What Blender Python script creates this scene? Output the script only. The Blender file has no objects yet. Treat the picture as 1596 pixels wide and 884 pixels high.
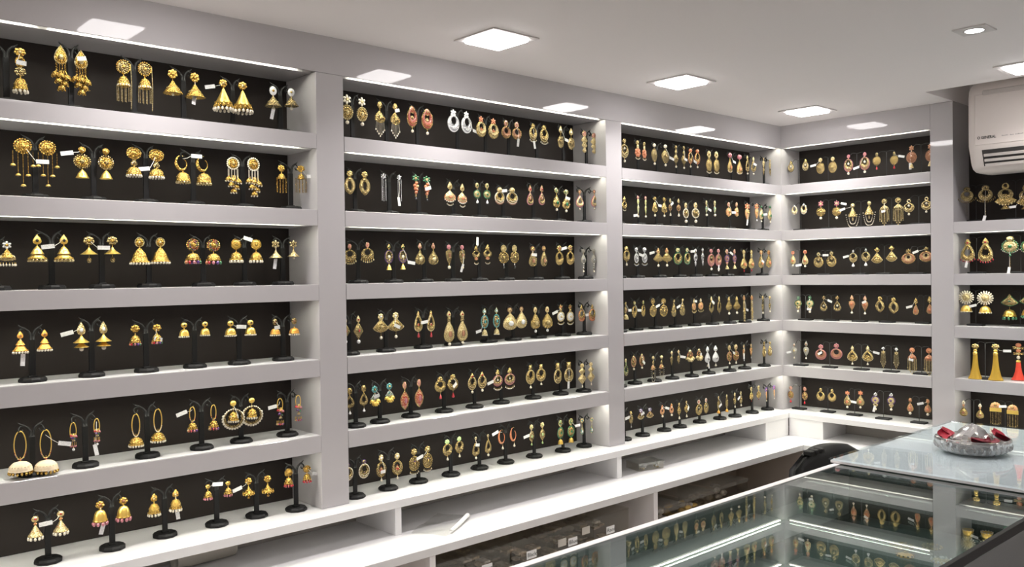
import bpy, math, random, re
from math import sin, cos, pi, sqrt
from mathutils import Matrix, Vector
rng = random.Random(11)
scene = bpy.context.scene
COL = scene.collection

# ------------------------------------------------------------------ materials
MATS = {}
def new_mat(name):
    m = bpy.data.materials.new(name); m.use_nodes = True
    nt = m.node_tree
    return m, nt, nt.nodes['Principled BSDF']
def mat(name, col, rough=.5, metal=0., spec=.5, coat=0., trans=0., ior=1.5, emit=None, estr=0., bump=None, vary=None, sss=0.):
    m, nt, b = new_mat(name)
    b.inputs['Base Color'].default_value = (*col, 1)
    b.inputs['Roughness'].default_value = rough
    b.inputs['Metallic'].default_value = metal
    b.inputs['Specular IOR Level'].default_value = spec
    b.inputs['Coat Weight'].default_value = coat
    b.inputs['Coat Roughness'].default_value = .03
    b.inputs['Transmission Weight'].default_value = trans
    b.inputs['IOR'].default_value = ior
    if emit:
        b.inputs['Emission Color'].default_value = (*emit, 1)
        b.inputs['Emission Strength'].default_value = estr
    if bump or vary:
        tc = nt.nodes.new('ShaderNodeTexCoord')
    if bump:                               # (texture kind, scale, strength)
        kind, sc, st = bump
        t = nt.nodes.new('ShaderNodeTexVoronoi' if kind == 'vor' else 'ShaderNodeTexNoise')
        t.inputs['Scale'].default_value = sc
        nt.links.new(tc.outputs['Object'], t.inputs['Vector'])
        bp = nt.nodes.new('ShaderNodeBump'); bp.inputs['Strength'].default_value = st
        bp.inputs['Distance'].default_value = .001
        nt.links.new(t.outputs['Distance' if kind == 'vor' else 'Fac'], bp.inputs['Height'])
        nt.links.new(bp.outputs['Normal'], b.inputs['Normal'])
    if vary:                               # (scale, second colour, low, high)
        sc, c2, lo, hi = vary
        t = nt.nodes.new('ShaderNodeTexVoronoi'); t.inputs['Scale'].default_value = sc
        nt.links.new(tc.outputs['Object'], t.inputs['Vector'])
        r = nt.nodes.new('ShaderNodeMapRange')
        r.inputs['From Min'].default_value = lo; r.inputs['From Max'].default_value = hi
        nt.links.new(t.outputs['Distance'], r.inputs['Value'])
        mx = nt.nodes.new('ShaderNodeMix'); mx.data_type = 'RGBA'
        mx.inputs[6].default_value = (*col, 1); mx.inputs[7].default_value = (*c2, 1)
        nt.links.new(r.outputs['Result'], mx.inputs['Factor'])
        nt.links.new(mx.outputs[2], b.inputs['Base Color'])
    MATS[name] = m
    return m

def glass_mat(name, tint, r0=.04, gain=1.0, rough=0.):
    """clear sheet: straight-through transmission with Schlick reflection on both faces"""
    m, nt, b = new_mat(name)
    nt.nodes.remove(b)
    out = nt.nodes['Material Output']
    lw = nt.nodes.new('ShaderNodeLayerWeight'); lw.inputs['Blend'].default_value = .5
    pw = nt.nodes.new('ShaderNodeMath'); pw.operation = 'POWER'; pw.inputs[1].default_value = 5
    ml = nt.nodes.new('ShaderNodeMath'); ml.operation = 'MULTIPLY_ADD'
    ml.inputs[1].default_value = gain * (1 - r0); ml.inputs[2].default_value = r0; ml.use_clamp = True
    tr = nt.nodes.new('ShaderNodeBsdfTransparent'); tr.inputs['Color'].default_value = (*tint, 1)
    gl = nt.nodes.new('ShaderNodeBsdfGlossy'); gl.inputs['Roughness'].default_value = rough
    gl.inputs['Color'].default_value = (.95, .98, .97, 1)
    mx = nt.nodes.new('ShaderNodeMixShader')
    L = nt.links.new
    L(lw.outputs['Facing'], pw.inputs[0]); L(pw.outputs[0], ml.inputs[0]); L(ml.outputs[0], mx.inputs['Fac'])
    L(tr.outputs[0], mx.inputs[1]); L(gl.outputs[0], mx.inputs[2]); L(mx.outputs[0], out.inputs['Surface'])
    MATS[name] = m
    return m

mat('white_laminate', (.485, .468, .475), .035, spec=.3)
mat('white_shelf', (.73, .725, .725), .28, spec=.4)
mat('paint_ceiling', (.84, .80, .79), .75, spec=.25)
mat('paint_wall', (.80, .77, .75), .8, spec=.2)
mat('black_panel', (.026, .0212, .019), .62, spec=.22)
mat('black_plastic', (.010, .010, .010), .55, spec=.25)
mat('black_matte', (.016, .016, .017), .55, spec=.3)
mat('black_leather', (.010, .010, .011), .6, spec=.25, bump=('noise', 220, .25))
mat('floor_tile', (.74, .71, .67), .3, spec=.4)
mat('brown_board', (.52, .46, .405), .55, spec=.3)
mat('grey_board', (.36, .34, .315), .5, spec=.3)
mat('grey_velvet', (.15, .165, .16), .9, spec=.1)
mat('dark_laminate', (.045, .056, .052), .16, spec=.5)
mat('edge_steel', (.55, .54, .55), .3, metal=.8)
mat('counter_white', (.83, .80, .80), .3, spec=.4)
mat('led_diffuser', (.9, .9, .85), .4, emit=(1., .98, .83), estr=27)
mat('panel_diffuser', (.9, .9, .9), .4, emit=(1., .955, .95), estr=24)
mat('lamp_frame', (.66, .63, .62), .4)
mat('ac_plastic', (.66, .605, .57), .38, spec=.4)
mat('ac_dark', (.03, .028, .027), .5)
mat('ac_vane', (.50, .46, .435), .4)
mat('ink_black', (.02, .02, .02), .6)
mat('ink_grey', (.30, .28, .27), .6)
mat('paper_white', (.86, .86, .85), .6, spec=.2)
mat('paper_tape', (.55, .52, .46), .5)
mat('string_white', (.7, .68, .62), .7)
mat('petal_red', (.33, .012, .03), .45, spec=.35)
mat('petal_dark', (.17, .01, .022), .45, spec=.35)
mat('lid_plastic', (.60, .57, .52), .35)
MATS['lid_plastic'].node_tree.nodes['Principled BSDF'].inputs['Alpha'].default_value = .16
mat('goods_beige', (.66, .56, .42), .6, bump=('vor', 90, .8), vary=(70, (.34, .27, .20), .2, .7))
mat('goods_amber', (.80, .55, .18), .5, bump=('vor', 90, .8))
mat('goods_pale', (.86, .82, .76), .6, bump=('vor', 90, .8), vary=(70, (.5, .45, .40), .2, .7))
mat('water', (.95, .85, .86), .02, trans=1., ior=1.33)
mat('cut_glass', (.93, .92, .91), .06, trans=.82, ior=1.45)
glass_mat('sheet_glass', (.80, .88, .86), .05, 1.5)
glass_mat('slab_glass', (.93, .97, .985), .04, .65)
glass_mat('bin_plastic', (.93, .92, .90), .06, .6, .15)
glass_mat('bag_plastic', (.90, .90, .89), .10, .8, .2)
# tag printing: thin grey rows across the card
def tag_mat():
    m, nt, b = new_mat('tag_card')
    tc = nt.nodes.new('ShaderNodeTexCoord')
    w = nt.nodes.new('ShaderNodeTexWave'); w.bands_direction = 'Z'; w.inputs['Scale'].default_value = 130
    w.inputs['Distortion'].default_value = 0
    n = nt.nodes.new('ShaderNodeTexNoise'); n.inputs['Scale'].default_value = 500
    a = nt.nodes.new('ShaderNodeMath'); a.operation = 'MULTIPLY'
    r = nt.nodes.new('ShaderNodeMapRange'); r.inputs['From Min'].default_value = .33; r.inputs['From Max'].default_value = .5
    mx = nt.nodes.new('ShaderNodeMix'); mx.data_type = 'RGBA'
    mx.inputs[6].default_value = (.84, .84, .83, 1); mx.inputs[7].default_value = (.50, .50, .51, 1)
    L = nt.links.new
    L(tc.outputs['Object'], w.inputs['Vector']); L(tc.outputs['Object'], n.inputs['Vector'])
    L(w.outputs['Fac'], a.inputs[0]); L(n.outputs['Fac'], a.inputs[1]); L(a.outputs[0], r.inputs['Value'])
    L(r.outputs['Result'], mx.inputs['Factor']); L(mx.outputs[2], b.inputs['Base Color'])
    b.inputs['Roughness'].default_value = .5
    MATS['tag_card'] = m
tag_mat()
# jewellery palette
FIL = ('vor', 520, 1.)
mat('H', (.80, .62, .27), .26, metal=.85, spec=.6, bump=FIL, vary=(430, (.20, .135, .045), .3, .62))
mat('G', (.88, .62, .165), .26, metal=.85, spec=.6, bump=FIL, vary=(430, (.30, .16, .03), .3, .62))
mat('g', (.90, .62, .15), .30, metal=.8, spec=.6, bump=('vor', 500, .25))
mat('A', (.66, .53, .27), .27, metal=.85, spec=.6, bump=FIL, vary=(430, (.13, .09, .035), .28, .62))
mat('Y', (.84, .72, .44), .28, metal=.75, spec=.6, bump=FIL, vary=(430, (.42, .31, .12), .3, .65))
mat('z', (.50, .31, .035), .42, spec=.4, bump=('noise', 900, .4))
mat('o', (.92, .48, .10), .38, metal=.6, spec=.6, bump=('vor', 600, .5))
mat('S', (.78, .78, .80), .25, metal=.8, bump=FIL, vary=(700, (.35, .35, .37), .25, .8))
mat('N', (.34, .33, .29), .35, metal=.6, bump=FIL)
mat('R', (.38, .012, .022), .15, spec=.7, coat=.5)
mat('Rp', (.38, .012, .022), .15, spec=.7, coat=.5, vary=(420, (.60, .45, .20), .44, .72))
mat('E', (.018, .14, .05), .15, spec=.7, coat=.5)
mat('Ep', (.018, .14, .05), .15, spec=.7, coat=.5, vary=(420, (.60, .45, .20), .44, .72))
mat('L', (.38, .52, .22), .2, spec=.7, coat=.4)
mat('Lp', (.38, .52, .22), .2, spec=.7, coat=.4, vary=(420, (.60, .45, .20), .44, .72))
mat('K', (.44, .15, .18), .2, spec=.7, coat=.4)
mat('Kp', (.44, .15, .18), .2, spec=.7, coat=.4, vary=(420, (.60, .45, .20), .44, .72))
mat('C', (.54, .19, .09), .25, spec=.6, coat=.3)
mat('Cp', (.54, .19, .09), .25, spec=.6, coat=.3, vary=(420, (.60, .45, .20), .44, .72))
mat('c', (.72, .06, .03), .6, bump=('noise', 900, .4))
mat('B', (.10, .035, .20), .18, spec=.7, coat=.5)
mat('Bp', (.10, .035, .20), .18, spec=.7, coat=.5, vary=(420, (.60, .45, .20), .44, .72))
mat('T', (.07, .26, .27), .25, spec=.6, coat=.3)
mat('Tp', (.07, .26, .27), .25, spec=.6, coat=.3, vary=(420, (.60, .45, .20), .44, .72))
mat('M', (.36, .17, .095), .28, metal=.45, spec=.6, bump=FIL)
mat('m', (.19, .014, .013), .3, spec=.6, coat=.3, vary=(500, (.55, .2, .1), .5, .75))
mat('P', (.78, .71, .57), .22, spec=.6, coat=.35)
mat('W', (.80, .80, .80), .08, spec=.8, coat=.6)
mat('D', (.012, .011, .011), .15, spec=.6)
mat('I', (.80, .66, .46), .75, spec=.2, bump=('noise', 700, .3))

# ------------------------------------------------------------------ mesh builder
class MB:
    def __init__(s): s.v = []; s.f = []; s.mi = []; s.sm = []; s.mats = []
    def m(s, name):
        if name not in s.mats: s.mats.append(name)
        return s.mats.index(name)
    def add(s, vs, fs, mt, smooth=False):
        o = len(s.v); s.v += [tuple(p) for p in vs]; k = s.m(mt)
        for f in fs: s.f.append([i + o for i in f]); s.mi.append(k); s.sm.append(smooth)
    def box(s, lo, hi, mt, bev=0.):
        x0, y0, z0 = lo; x1, y1, z1 = hi
        if bev <= 0:
            vs = [(x0,y0,z0),(x1,y0,z0),(x1,y1,z0),(x0,y1,z0),(x0,y0,z1),(x1,y0,z1),(x1,y1,z1),(x0,y1,z1)]
            s.add(vs, [(0,3,2,1),(4,5,6,7),(0,1,5,4),(1,2,6,5),(2,3,7,6),(3,0,4,7)], mt); return
        b = min(bev, .45*(x1-x0), .45*(y1-y0), .45*(z1-z0))
        vs = []; idx = {}
        for i, (X, sx) in enumerate(((x0, 1), (x1, -1))):
            for j, (Y, sy) in enumerate(((y0, 1), (y1, -1))):
                for k, (Z, sz) in enumerate(((z0, 1), (z1, -1))):
                    for a, p in enumerate(((X, Y+sy*b, Z+sz*b), (X+sx*b, Y, Z+sz*b), (X+sx*b, Y+sy*b, Z))):
                        idx[i, j, k, a] = len(vs); vs.append(p)
        I = lambda *t: idx[t]
        fs = [(I(0,0,0,0),I(0,0,1,0),I(0,1,1,0),I(0,1,0,0)), (I(1,0,0,0),I(1,1,0,0),I(1,1,1,0),I(1,0,1,0)),
              (I(0,0,0,1),I(1,0,0,1),I(1,0,1,1),I(0,0,1,1)), (I(0,1,0,1),I(0,1,1,1),I(1,1,1,1),I(1,1,0,1)),
              (I(0,0,0,2),I(0,1,0,2),I(1,1,0,2),I(1,0,0,2)), (I(0,0,1,2),I(1,0,1,2),I(1,1,1,2),I(0,1,1,2))]
        for j in (0,1):
            for k in (0,1):
                fs.append((I(0,j,k,1),I(0,j,k,2),I(1,j,k,2),I(1,j,k,1)))
        for i in (0,1):
            for k in (0,1):
                fs.append((I(i,0,k,0),I(i,0,k,2),I(i,1,k,2),I(i,1,k,0)))
            for j in (0,1):
                fs.append((I(i,j,0,0),I(i,j,0,1),I(i,j,1,1),I(i,j,1,0)))
        for i in (0,1):
            for j in (0,1):
                for k in (0,1): fs.append((I(i,j,k,0),I(i,j,k,1),I(i,j,k,2)))
        s.add(vs, fs, mt)
    def sph(s, c, r, mt, seg=8, rings=6):
        if not isinstance(r, tuple): r = (r, r, r)
        vs = [(c[0], c[1], c[2]+r[2])]; fs = []
        for i in range(1, rings):
            a = pi*i/rings
            for j in range(seg):
                b = 2*pi*j/seg
                vs.append((c[0]+r[0]*sin(a)*cos(b), c[1]+r[1]*sin(a)*sin(b), c[2]+r[2]*cos(a)))
        vs.append((c[0], c[1], c[2]-r[2])); n = len(vs)-1
        for j in range(seg):
            fs.append((0, 1+j, 1+(j+1) % seg))
            fs.append((n, n-seg+(j+1) % seg, n-seg+j))
        for i in range(rings-2):
            for j in range(seg):
                a = 1+i*seg+j; b = 1+i*seg+(j+1) % seg
                fs.append((a, a+seg, b+seg, b))
        s.add(vs, fs, mt, True)
    def lathe(s, prof, mt, c=(0,0,0), seg=18, lobes=0, amp=0., yk=1., axis='z', smooth=True):
        vs = []; fs = []; n = len(prof)
        for r, z in prof:
            for j in range(seg):
                a = 2*pi*j/seg; rr = r*(1+amp*cos(lobes*a)) if lobes else r
                p = (rr*cos(a), rr*sin(a)*yk, z) if axis == 'z' else (rr*cos(a), -z, rr*sin(a))
                vs.append((c[0]+p[0], c[1]+p[1], c[2]+p[2]))
        for i in range(n-1):
            for j in range(seg):
                a = i*seg+j; b = i*seg+(j+1) % seg
                fs.append((a, a+seg, b+seg, b) if axis == 'z' else (a, b, b+seg, a+seg))
        s.add(vs, fs, mt, smooth)
        # caps
        for i in (0, n-1):
            if prof[i][0] > 1e-5:
                s.add([vs[i*seg+j] for j in range(seg)], [tuple(range(seg))], mt)
    def tube(s, pts, r, mt, seg=6, closed=False):
        pts = [Vector(p) for p in pts]; n = len(pts); vs = []; fs = []
        rs = r if isinstance(r, (list, tuple)) else [r]*n
        up = Vector((0, 1, 0))
        for i in range(n):
            if closed: d = pts[(i+1) % n]-pts[i-1]
            else: d = pts[min(i+1, n-1)]-pts[max(i-1, 0)]
            if d.length < 1e-9: d = Vector((0, 0, 1))
            d.normalize()
            u = d.cross(up)
            if u.length < .05: u = d.cross(Vector((1, 0, 0)))
            u.normalize(); w = d.cross(u)
            for j in range(seg):
                a = 2*pi*j/seg
                vs.append(pts[i]+(u*cos(a)+w*sin(a))*rs[i])
        for i in range(n if closed else n-1):
            for j in range(seg):
                a = i*seg+j; b = i*seg+(j+1) % seg
                a2 = ((i+1) % n)*seg+j; b2 = ((i+1) % n)*seg+(j+1) % seg
                fs.append((a, b, b2, a2))
        if not closed:
            fs.append(tuple(range(seg))); fs.append(tuple(range((n-1)*seg, n*seg)))
        s.add(vs, fs, mt, True)
    def plate(s, out, bulge, th, mt, inner=None, cy=0.):
        """flat ornament facing -y; out: closed list of (x,z); domed front"""
        mt = mt+'p' if mt+'p' in MATS else mt
        n = len(out); cx = sum(p[0] for p in out)/n; cz = sum(p[1] for p in out)/n
        vs = []; fs = []
        if inner is None:
            lv = (1., .93, .62, .3)
            for k in lv:
                vs += [(cx+(x-cx)*k, cy-bulge*(1-k*k) if k < 1 else cy, cz+(z-cz)*k) for x, z in out]
            vs.append((cx, cy-bulge, cz)); top = len(vs)-1
            for i in range(len(lv)-1):
                for j in range(n):
                    a = i*n+j; b = i*n+(j+1) % n
                    fs.append((a, b, b+n, a+n))
            for j in range(n): fs.append(((len(lv)-1)*n+j, (len(lv)-1)*n+(j+1) % n, top))
            bk = len(vs); vs += [(x, cy+th, z) for x, z in out]
            fs.append(tuple(bk+j for j in range(n)))
            for j in range(n): fs.append((j, bk+j, bk+(j+1) % n, (j+1) % n))
        else:
            lv = (0., .15, .5, .85, 1.)
            for t in lv:
                vs += [(o[0]+(q[0]-o[0])*t, cy-bulge*4*t*(1-t), o[1]+(q[1]-o[1])*t) for o, q in zip(out, inner)]
            for t in (1., 0.):
                vs += [(o[0]+(q[0]-o[0])*t, cy+th, o[1]+(q[1]-o[1])*t) for o, q in zip(out, inner)]
            R = len(lv)+2
            for i in range(R):
                for j in range(n):
                    a = i*n+j; b = i*n+(j+1) % n
                    c = ((i+1) % R)*n+j; d = ((i+1) % R)*n+(j+1) % n
                    fs.append((a, b, d, c))
        s.add(vs, fs, mt, True)
    def mesh(s, name):
        me = bpy.data.meshes.new(name)
        me.from_pydata(s.v, [], s.f)
        for k in s.mats: me.materials.append(MATS[k])
        me.polygons.foreach_set('material_index', s.mi)
        me.polygons.foreach_set('use_smooth', s.sm)
        me.validate(); me.update()
        return me
    def obj(s, name, parent=None, loc=(0,0,0), rz=0.):
        o = bpy.data.objects.new(name, s.mesh(name)); COL.objects.link(o)
        o.location = loc; o.rotation_euler = (0, 0, rz)
        if parent: o.parent = parent
        return o

def props(o, label=None, cat=None, group=None, kind=None):
    if label: o['label'] = label
    if cat: o['category'] = cat
    if group: o['group'] = group
    if kind: o['kind'] = kind
    return o
def thing(name, label, cat, loc=(0,0,0), rz=0., group=None):
    o = bpy.data.objects.new(name, None); COL.objects.link(o)
    o.empty_display_size = .02
    o.location = loc; o.rotation_euler = (0, 0, rz)
    return props(o, label, cat, group)
def struct(name, boxes, mt, bev=0.):
    b = MB()
    for lo, hi in boxes: b.box(lo, hi, mt, bev)
    return props(b.obj(name), kind='structure')
def copy_tree(root, parent=None):
    c = root.copy(); COL.objects.link(c); c.parent = parent
    for ch in list(root.children): copy_tree(ch, c)
    return c
# ------------------------------------------------------------------ earrings
MULTI = 'RKBEYC'
OPEN = {'hp', 'pk', 'cr', 'rg', 'ro', 'dh', 'mh'}     # shapes hung by their top edge
FLAT = {'su','fl','st','rd','bl','ov','dr','lf','mq','kt','fn','cr','di','rg','ro','dh','mh','fr','kr','hd','br','bx'}
def shape(kind, n):
    """closed outline, x in [-.5,.5], z in [0,1] measured downwards"""
    P = []
    if kind in ('fn', 'kt', 'di', 'br', 'hd'):
        key = {'kt': [(0,0),(.5,.52),(0,1),(-.5,.52)], 'di': [(0,0),(.5,.5),(0,1),(-.5,.5)],
               'br': [(-.4,0),(.4,0),(.5,.1),(.5,.9),(.4,1),(-.4,1),(-.5,.9),(-.5,.1)],
               'fn': [(-.07,0),(.07,0),(.5,.66),(.36,.84),(.19,.95),(0,1),(-.19,.95),(-.36,.84),(-.5,.66)],
               'hd': [(-.5,1),(-.48,.62),(-.37,.27),(-.2,.06),(0,0),(.2,.06),(.37,.27),(.48,.62),(.5,1)]}[kind]
        m = max(1, n // len(key))
        for i, a in enumerate(key):
            b = key[(i+1) % len(key)]
            for j in range(m): P.append((a[0]+(b[0]-a[0])*j/m, a[1]+(b[1]-a[1])*j/m))
        return P
    for j in range(n):
        a = 2*pi*j/n; z = (1-cos(a))/2; x = sin(a)
        if kind == 'drop': x *= (max(z, 1e-6))**.62*1.22
        elif kind == 'leaf': x *= (max(1-z, 1e-6))**.62*1.22
        elif kind == 'marq': x = math.copysign(abs(x)**1.55, x)
        P.append((x*.5, z))
    return P
def scaled(P, w, t, b, dx=0.): return [(x*w+dx, -(t+(b-t)*z)) for x, z in P]

def earring_parts(design, L, fs, near):
    """list of (part name, MB) in local space: hangs from z=0 down to z=-L, faces -y"""
    N = 26 if near else 16
    out = []
    els = [e.split() for e in design.split('|')]
    seg = 20 if near else 12
    bs_ = (8, 6) if near else (6, 4)
    k = min(1/max(fs, .6), 1.4)
    prev_b = None
    for i, (code, t, b, w, cc) in enumerate(els):
        t = float(t)/100*L; b = float(b)/100*L; w = float(w)/100*L
        if code in FLAT: w *= k
        h = b-t; zc = -(t+b)/2
        c0 = cc[0]; c1 = cc[1] if len(cc) > 1 else cc[0]
        col = (lambda q, c=c0: MULTI[q % 6]) if c0 == 'O' else (lambda q, c=c0: c)
        c0 = 'G' if c0 == 'O' else c0
        B = MB(); name = 'pendant'
        bead = lambda x, y, z, r, m, rz=None: B.sph((x, y, z), (r, r, rz or r), m, *bs_)
        def rim(P, r, m, lo=0., hi=1., step=None, dy=-.0002):
            """row of beads along an outline"""
            per = [0.]
            for q in range(len(P)):
                a, c = P[q], P[(q+1) % len(P)]; per.append(per[-1]+math.hypot(c[0]-a[0], c[1]-a[1]))
            cnt = max(8, int(per[-1]/(step or r*2.1))); q = 0
            for s_ in range(cnt):
                d = per[-1]*s_/cnt
                while per[q+1] < d: q += 1
                a, c = P[q], P[(q+1) % len(P)]; f = (d-per[q])/max(per[q+1]-per[q], 1e-9)
                x = a[0]+(c[0]-a[0])*f; z = a[1]+(c[1]-a[1])*f
                u = (-z-t)/max(h, 1e-9)
                if lo <= u <= hi: bead(x, dy, z, r, MULTI[s_ % 6] if m == 'O' else m)
        if code in ('fl', 'st'):
            name = 'stud' if i == 0 else 'flower'
            n = 7 if code == 'fl' else 6
            ro = min(w, h)/2 if code == 'fl' else min(w*.6, h)/2
            sx = w/2/ro; sz = h/2/ro
            pm = c0; gm = c1
            for q in range(n):
                a = pi/2+2*pi*q/n
                rad = ro*.62
                pr = ro*.40 if code == 'fl' else ro*.30
                M = Matrix.Rotation(-(a-pi/2), 4, 'Y')
                o = len(B.v); B.sph((0, 0, 0), (pr, ro*.2, ro*.40), pm if cc[0] != 'O' else MULTI[q % 6], *bs_)
                for j in range(o, len(B.v)):
                    p = M @ Vector(B.v[j])
                    B.v[j] = ((p.x+rad*cos(a))*sx, p.y, (p.z+rad*sin(a))*sz+zc)
            B.sph((0, -ro*.14, zc), (ro*.36*sx, ro*.26, ro*.36*sz), gm, *bs_)
        elif code == 'rd':
            name = 'stud' if i == 0 else 'disc'
            m0 = min(w, h); rb = max(m0*.058, .0006); cr_ = cc[1] if len(cc) > 1 else c0
            P = scaled(shape('circ', N), w-2*rb, t+rb, b-rb)
            Q = scaled(shape('circ', N), w-5*rb, t+2.5*rb, b-2.5*rb)
            B.plate(P, m0*.01, m0*.06, 'A' if c0 in 'GHY' else c0)
            B.plate(Q, m0*.09, m0*.02, c0, cy=-m0*.02)
            rim(P, rb*1.15, cr_, step=rb*2.5)
            Q2 = scaled(shape('circ', N), w*.52, t+h*.24, b-h*.24)
            rim(Q2, rb*.85, 'O' if cc[0] == 'O' else c0, dy=-m0*.085, step=rb*2.3)
            if cc[0] == 'O': rim(scaled(shape('circ', N), w*.78, t+h*.11, b-h*.11), rb*.85, 'O', dy=-m0*.06, step=rb*2.6)
            B.sph((0, -m0*.12, zc), (w*.13, w*.06, h*.13), c1 if c1 not in 'P' else 'H', *bs_)
        elif code == 'su':
            name = 'sunburst'
            m0 = min(w, h); B.plate(scaled(shape('circ', N), w*.72, t+h*.14, b-h*.14), m0*.06, m0*.05, c0)
            for ring, (rad, pr, nn) in enumerate(((.44, .075, 18), (.31, .06, 16))):
                for q in range(nn):
                    a = 2*pi*(q+.5*ring)/nn; M = Matrix.Rotation(-(a-pi/2), 4, 'Y'); o = len(B.v)
                    B.sph((0, 0, 0), (m0*pr*.8, m0*.035, m0*pr*1.25), c1, *bs_)
                    for j in range(o, len(B.v)):
                        p = M @ Vector(B.v[j]); B.v[j] = (p.x+w*rad*cos(a), p.y-m0*.03*ring, p.z+h*rad*sin(a)+zc)
            B.plate(scaled(shape('circ', N), w*.40, t+h*.30, b-h*.30), m0*.05, m0*.01, 'Y', cy=-m0*.06)
        elif code == 'bl':
            name = 'stud' if i == 0 else 'bead'
            B.sph((0, 0, zc), (w/2, min(w, h)*.35, h/2), c0, 14 if near else 8, 10 if near else 6)
            if c1 != c0: B.sph((0, -min(w, h)*.30, zc), (w*.16, w*.1, h*.16), c1, *bs_)
        elif code in ('ov', 'dr', 'lf', 'mq', 'kt', 'di', 'fn', 'fr', 'kr', 'br', 'hd'):
            kind = {'ov': 'circ', 'dr': 'drop', 'fr': 'drop', 'kr': 'drop', 'lf': 'leaf', 'mq': 'marq'}.get(code, code)
            name = 'stud' if i == 0 else {'fn': 'fan', 'lf': 'leaf', 'mq': 'marquise', 'br': 'bar', 'hd': 'half_dome'}.get(code, 'pendant')
            if code == 'hd': name = 'half_dome'
            rb = max(min(w, h)*.04, .0005)
            P = scaled(shape(kind, N), w-2*rb, t+rb, b-rb)
            m0 = min(w, h)
            dy = -.0012*(i > 0 and len(els) > 1 and w < .25*L)
            B.plate(P, m0*.15, m0*.07, c0, cy=dy)
            rim(P, rb*1.25, cc[1] if (code in ('fr', 'kr', 'fn') and len(cc) > 1) else ('H' if c0 in 'RKBECMTLDm' else c0), lo=.45 if code == 'fr' else 0.)
            if len(cc) > 1 and code not in ('kt', 'fn'):
                zz = zc if kind not in ('drop',) else -(t+h*.62)
                if kind == 'leaf': zz = -(t+h*.38)
                B.sph((0, dy-m0*.14, zz), (w*.17, m0*.07, h*.15), c1, *bs_)
                G = [(x*.55, zz+(z-zc)*.5) for x, z in P]
                if near and kind != 'br': rim(G, rb*.7, c0, dy=dy-m0*.12)
            elif code in ('kt', 'fn'):
                B.sph((0, dy-m0*.14, -(t+h*.5)), (w*.09, m0*.06, h*.09), c1, *bs_)
                if code == 'fn':
                    for q in range(-3, 4):
                        B.tube([(q*w*.02, dy-m0*.10, -(t+h*.3)), (q*w*.125, dy-m0*.05, -(t+h*(.93-.022*q*q)))], rb*.6, c0, 5)
        elif code in ('cr', 'dh', 'mh', 'rg', 'ro'):
            name = {'cr': 'crescent', 'rg': 'ring', 'ro': 'ring'}.get(code, 'pendant')
            if i == 0: name = 'stud'
            kind = {'dh': 'drop', 'mh': 'marq'}.get(code, 'circ')
            rb = max(min(w, h)*.045, .0006)
            P = scaled(shape(kind, N), w-2*rb, t+rb, b-rb)
            if code == 'cr': Q = scaled(shape('circ', N), w*.46, t+h*.10, t+h*.58)
            elif code == 'rg': Q = scaled(shape('circ', N), w*.5, t+h*.25, b-h*.25)
            elif code == 'ro': Q = scaled(shape('circ', N), w*.78, t+h*.045, t+h*.83)
            elif code == 'dh': Q = scaled(shape('drop', N), w*.5, t+h*.22, t+h*.72)
            else: Q = scaled(shape('marq', N), w*.36, t+h*.22, b-h*.22)
            m0 = min(w, h)
            B.plate(P, m0*.10, m0*.06, c0, inner=Q)
            rim(P, rb*1.15, cc[1] if len(cc) > 1 else c0)
            if near or code in ('cr', 'dh'): rim(Q, rb*.75, c0, dy=-m0*.03)
            if code == 'cr':
                for q in range(-2, 3):
                    B.sph((q*w*.13, -m0*.09, -(t+h*(.80-.022*q*q))), (w*.045, m0*.03, h*.04), c1, *bs_)
            if code == 'ro': rim([(x*1.07, zc+(z-zc)*1.07) for x, z in P], rb*1.3, 'P', lo=.3, hi=2.)
        elif code in ('hp', 'pk'):
            name = 'hoop'
            R = h/2; pts = []; rr = []
            if code == 'hp':
                for q in range(25):
                    a = pi/2+.25+(2*pi-.3)*q/24
                    pts.append((w/2*k*cos(a), .0, zc+R*sin(a))); rr.append(.0011 if near else .0009)
                B.tube(pts, rr, 'g', 8)
                for q in range(14):
                    a = -pi/2+(q-6.5)*.16
                    bead((w/2*k+.0006)*cos(a), -.0008, zc+(R+.0006)*sin(a), .0011, MULTI[q % 6] if c1 == 'O' else c1)
            else:
                for q in range(30):
                    a = pi*.62+(2*pi*.86)*q/29
                    f = .55+.45*(1-q/29)
                    pts.append((w/2*f*cos(a)*1.1-w*.05, 0, zc+R*f*sin(a))); rr.append(w*(.035+.10*max(0, sin(pi*min(1, q/20)))))
                B.tube(pts, rr, c0, 8)
                for q in range(2, 20, 2): bead(pts[q][0], -rr[q]*.95, pts[q][2], w*.035, c1 if c1 != c0 else 'Y')
        elif code in ('dm', 'cn', 'ub', 'be'):
            name = {'dm': 'dome', 'cn': 'cone', 'ub': 'umbrella_dome', 'be': 'bell'}[code]
            pr = []
            for q in range(9):
                u = q/8
                if code == 'dm': r = .07+.43*sqrt(max(0, 1-(1-u)**2))
                elif code == 'cn': r = .07+.43*u**1.05
                elif code == 'ub': r = .06+.44*u**1.5
                else: r = .10+.24*min(1, u*2.2)+.16*max(0, (u-.45)/.55)**1.4
                pr.append((r*w, -(t+h*u*.94)))
            pr += [(.52*w, -(t+h*.96)), (.515*w, -b), (.44*w, -b), (.36*w, -(t+h*.9))]
            B.lathe(pr, c0, seg=seg*2 if near else seg, lobes=8 if c1 in 'GH' and code == 'ub' else (12 if near else 0), amp=.035 if c1 in 'GH' and code == 'ub' else .012)
            if t > 0 and prev_b is not None:
                B.tube([(0, 0, -(t-.10*L if t-.10*L > 0 else t*.5)), (0, 0, -t-.0008)], .0008, 'g', 6)
                bead(0, 0, -(t-.0006), .0013, 'g')
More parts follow.
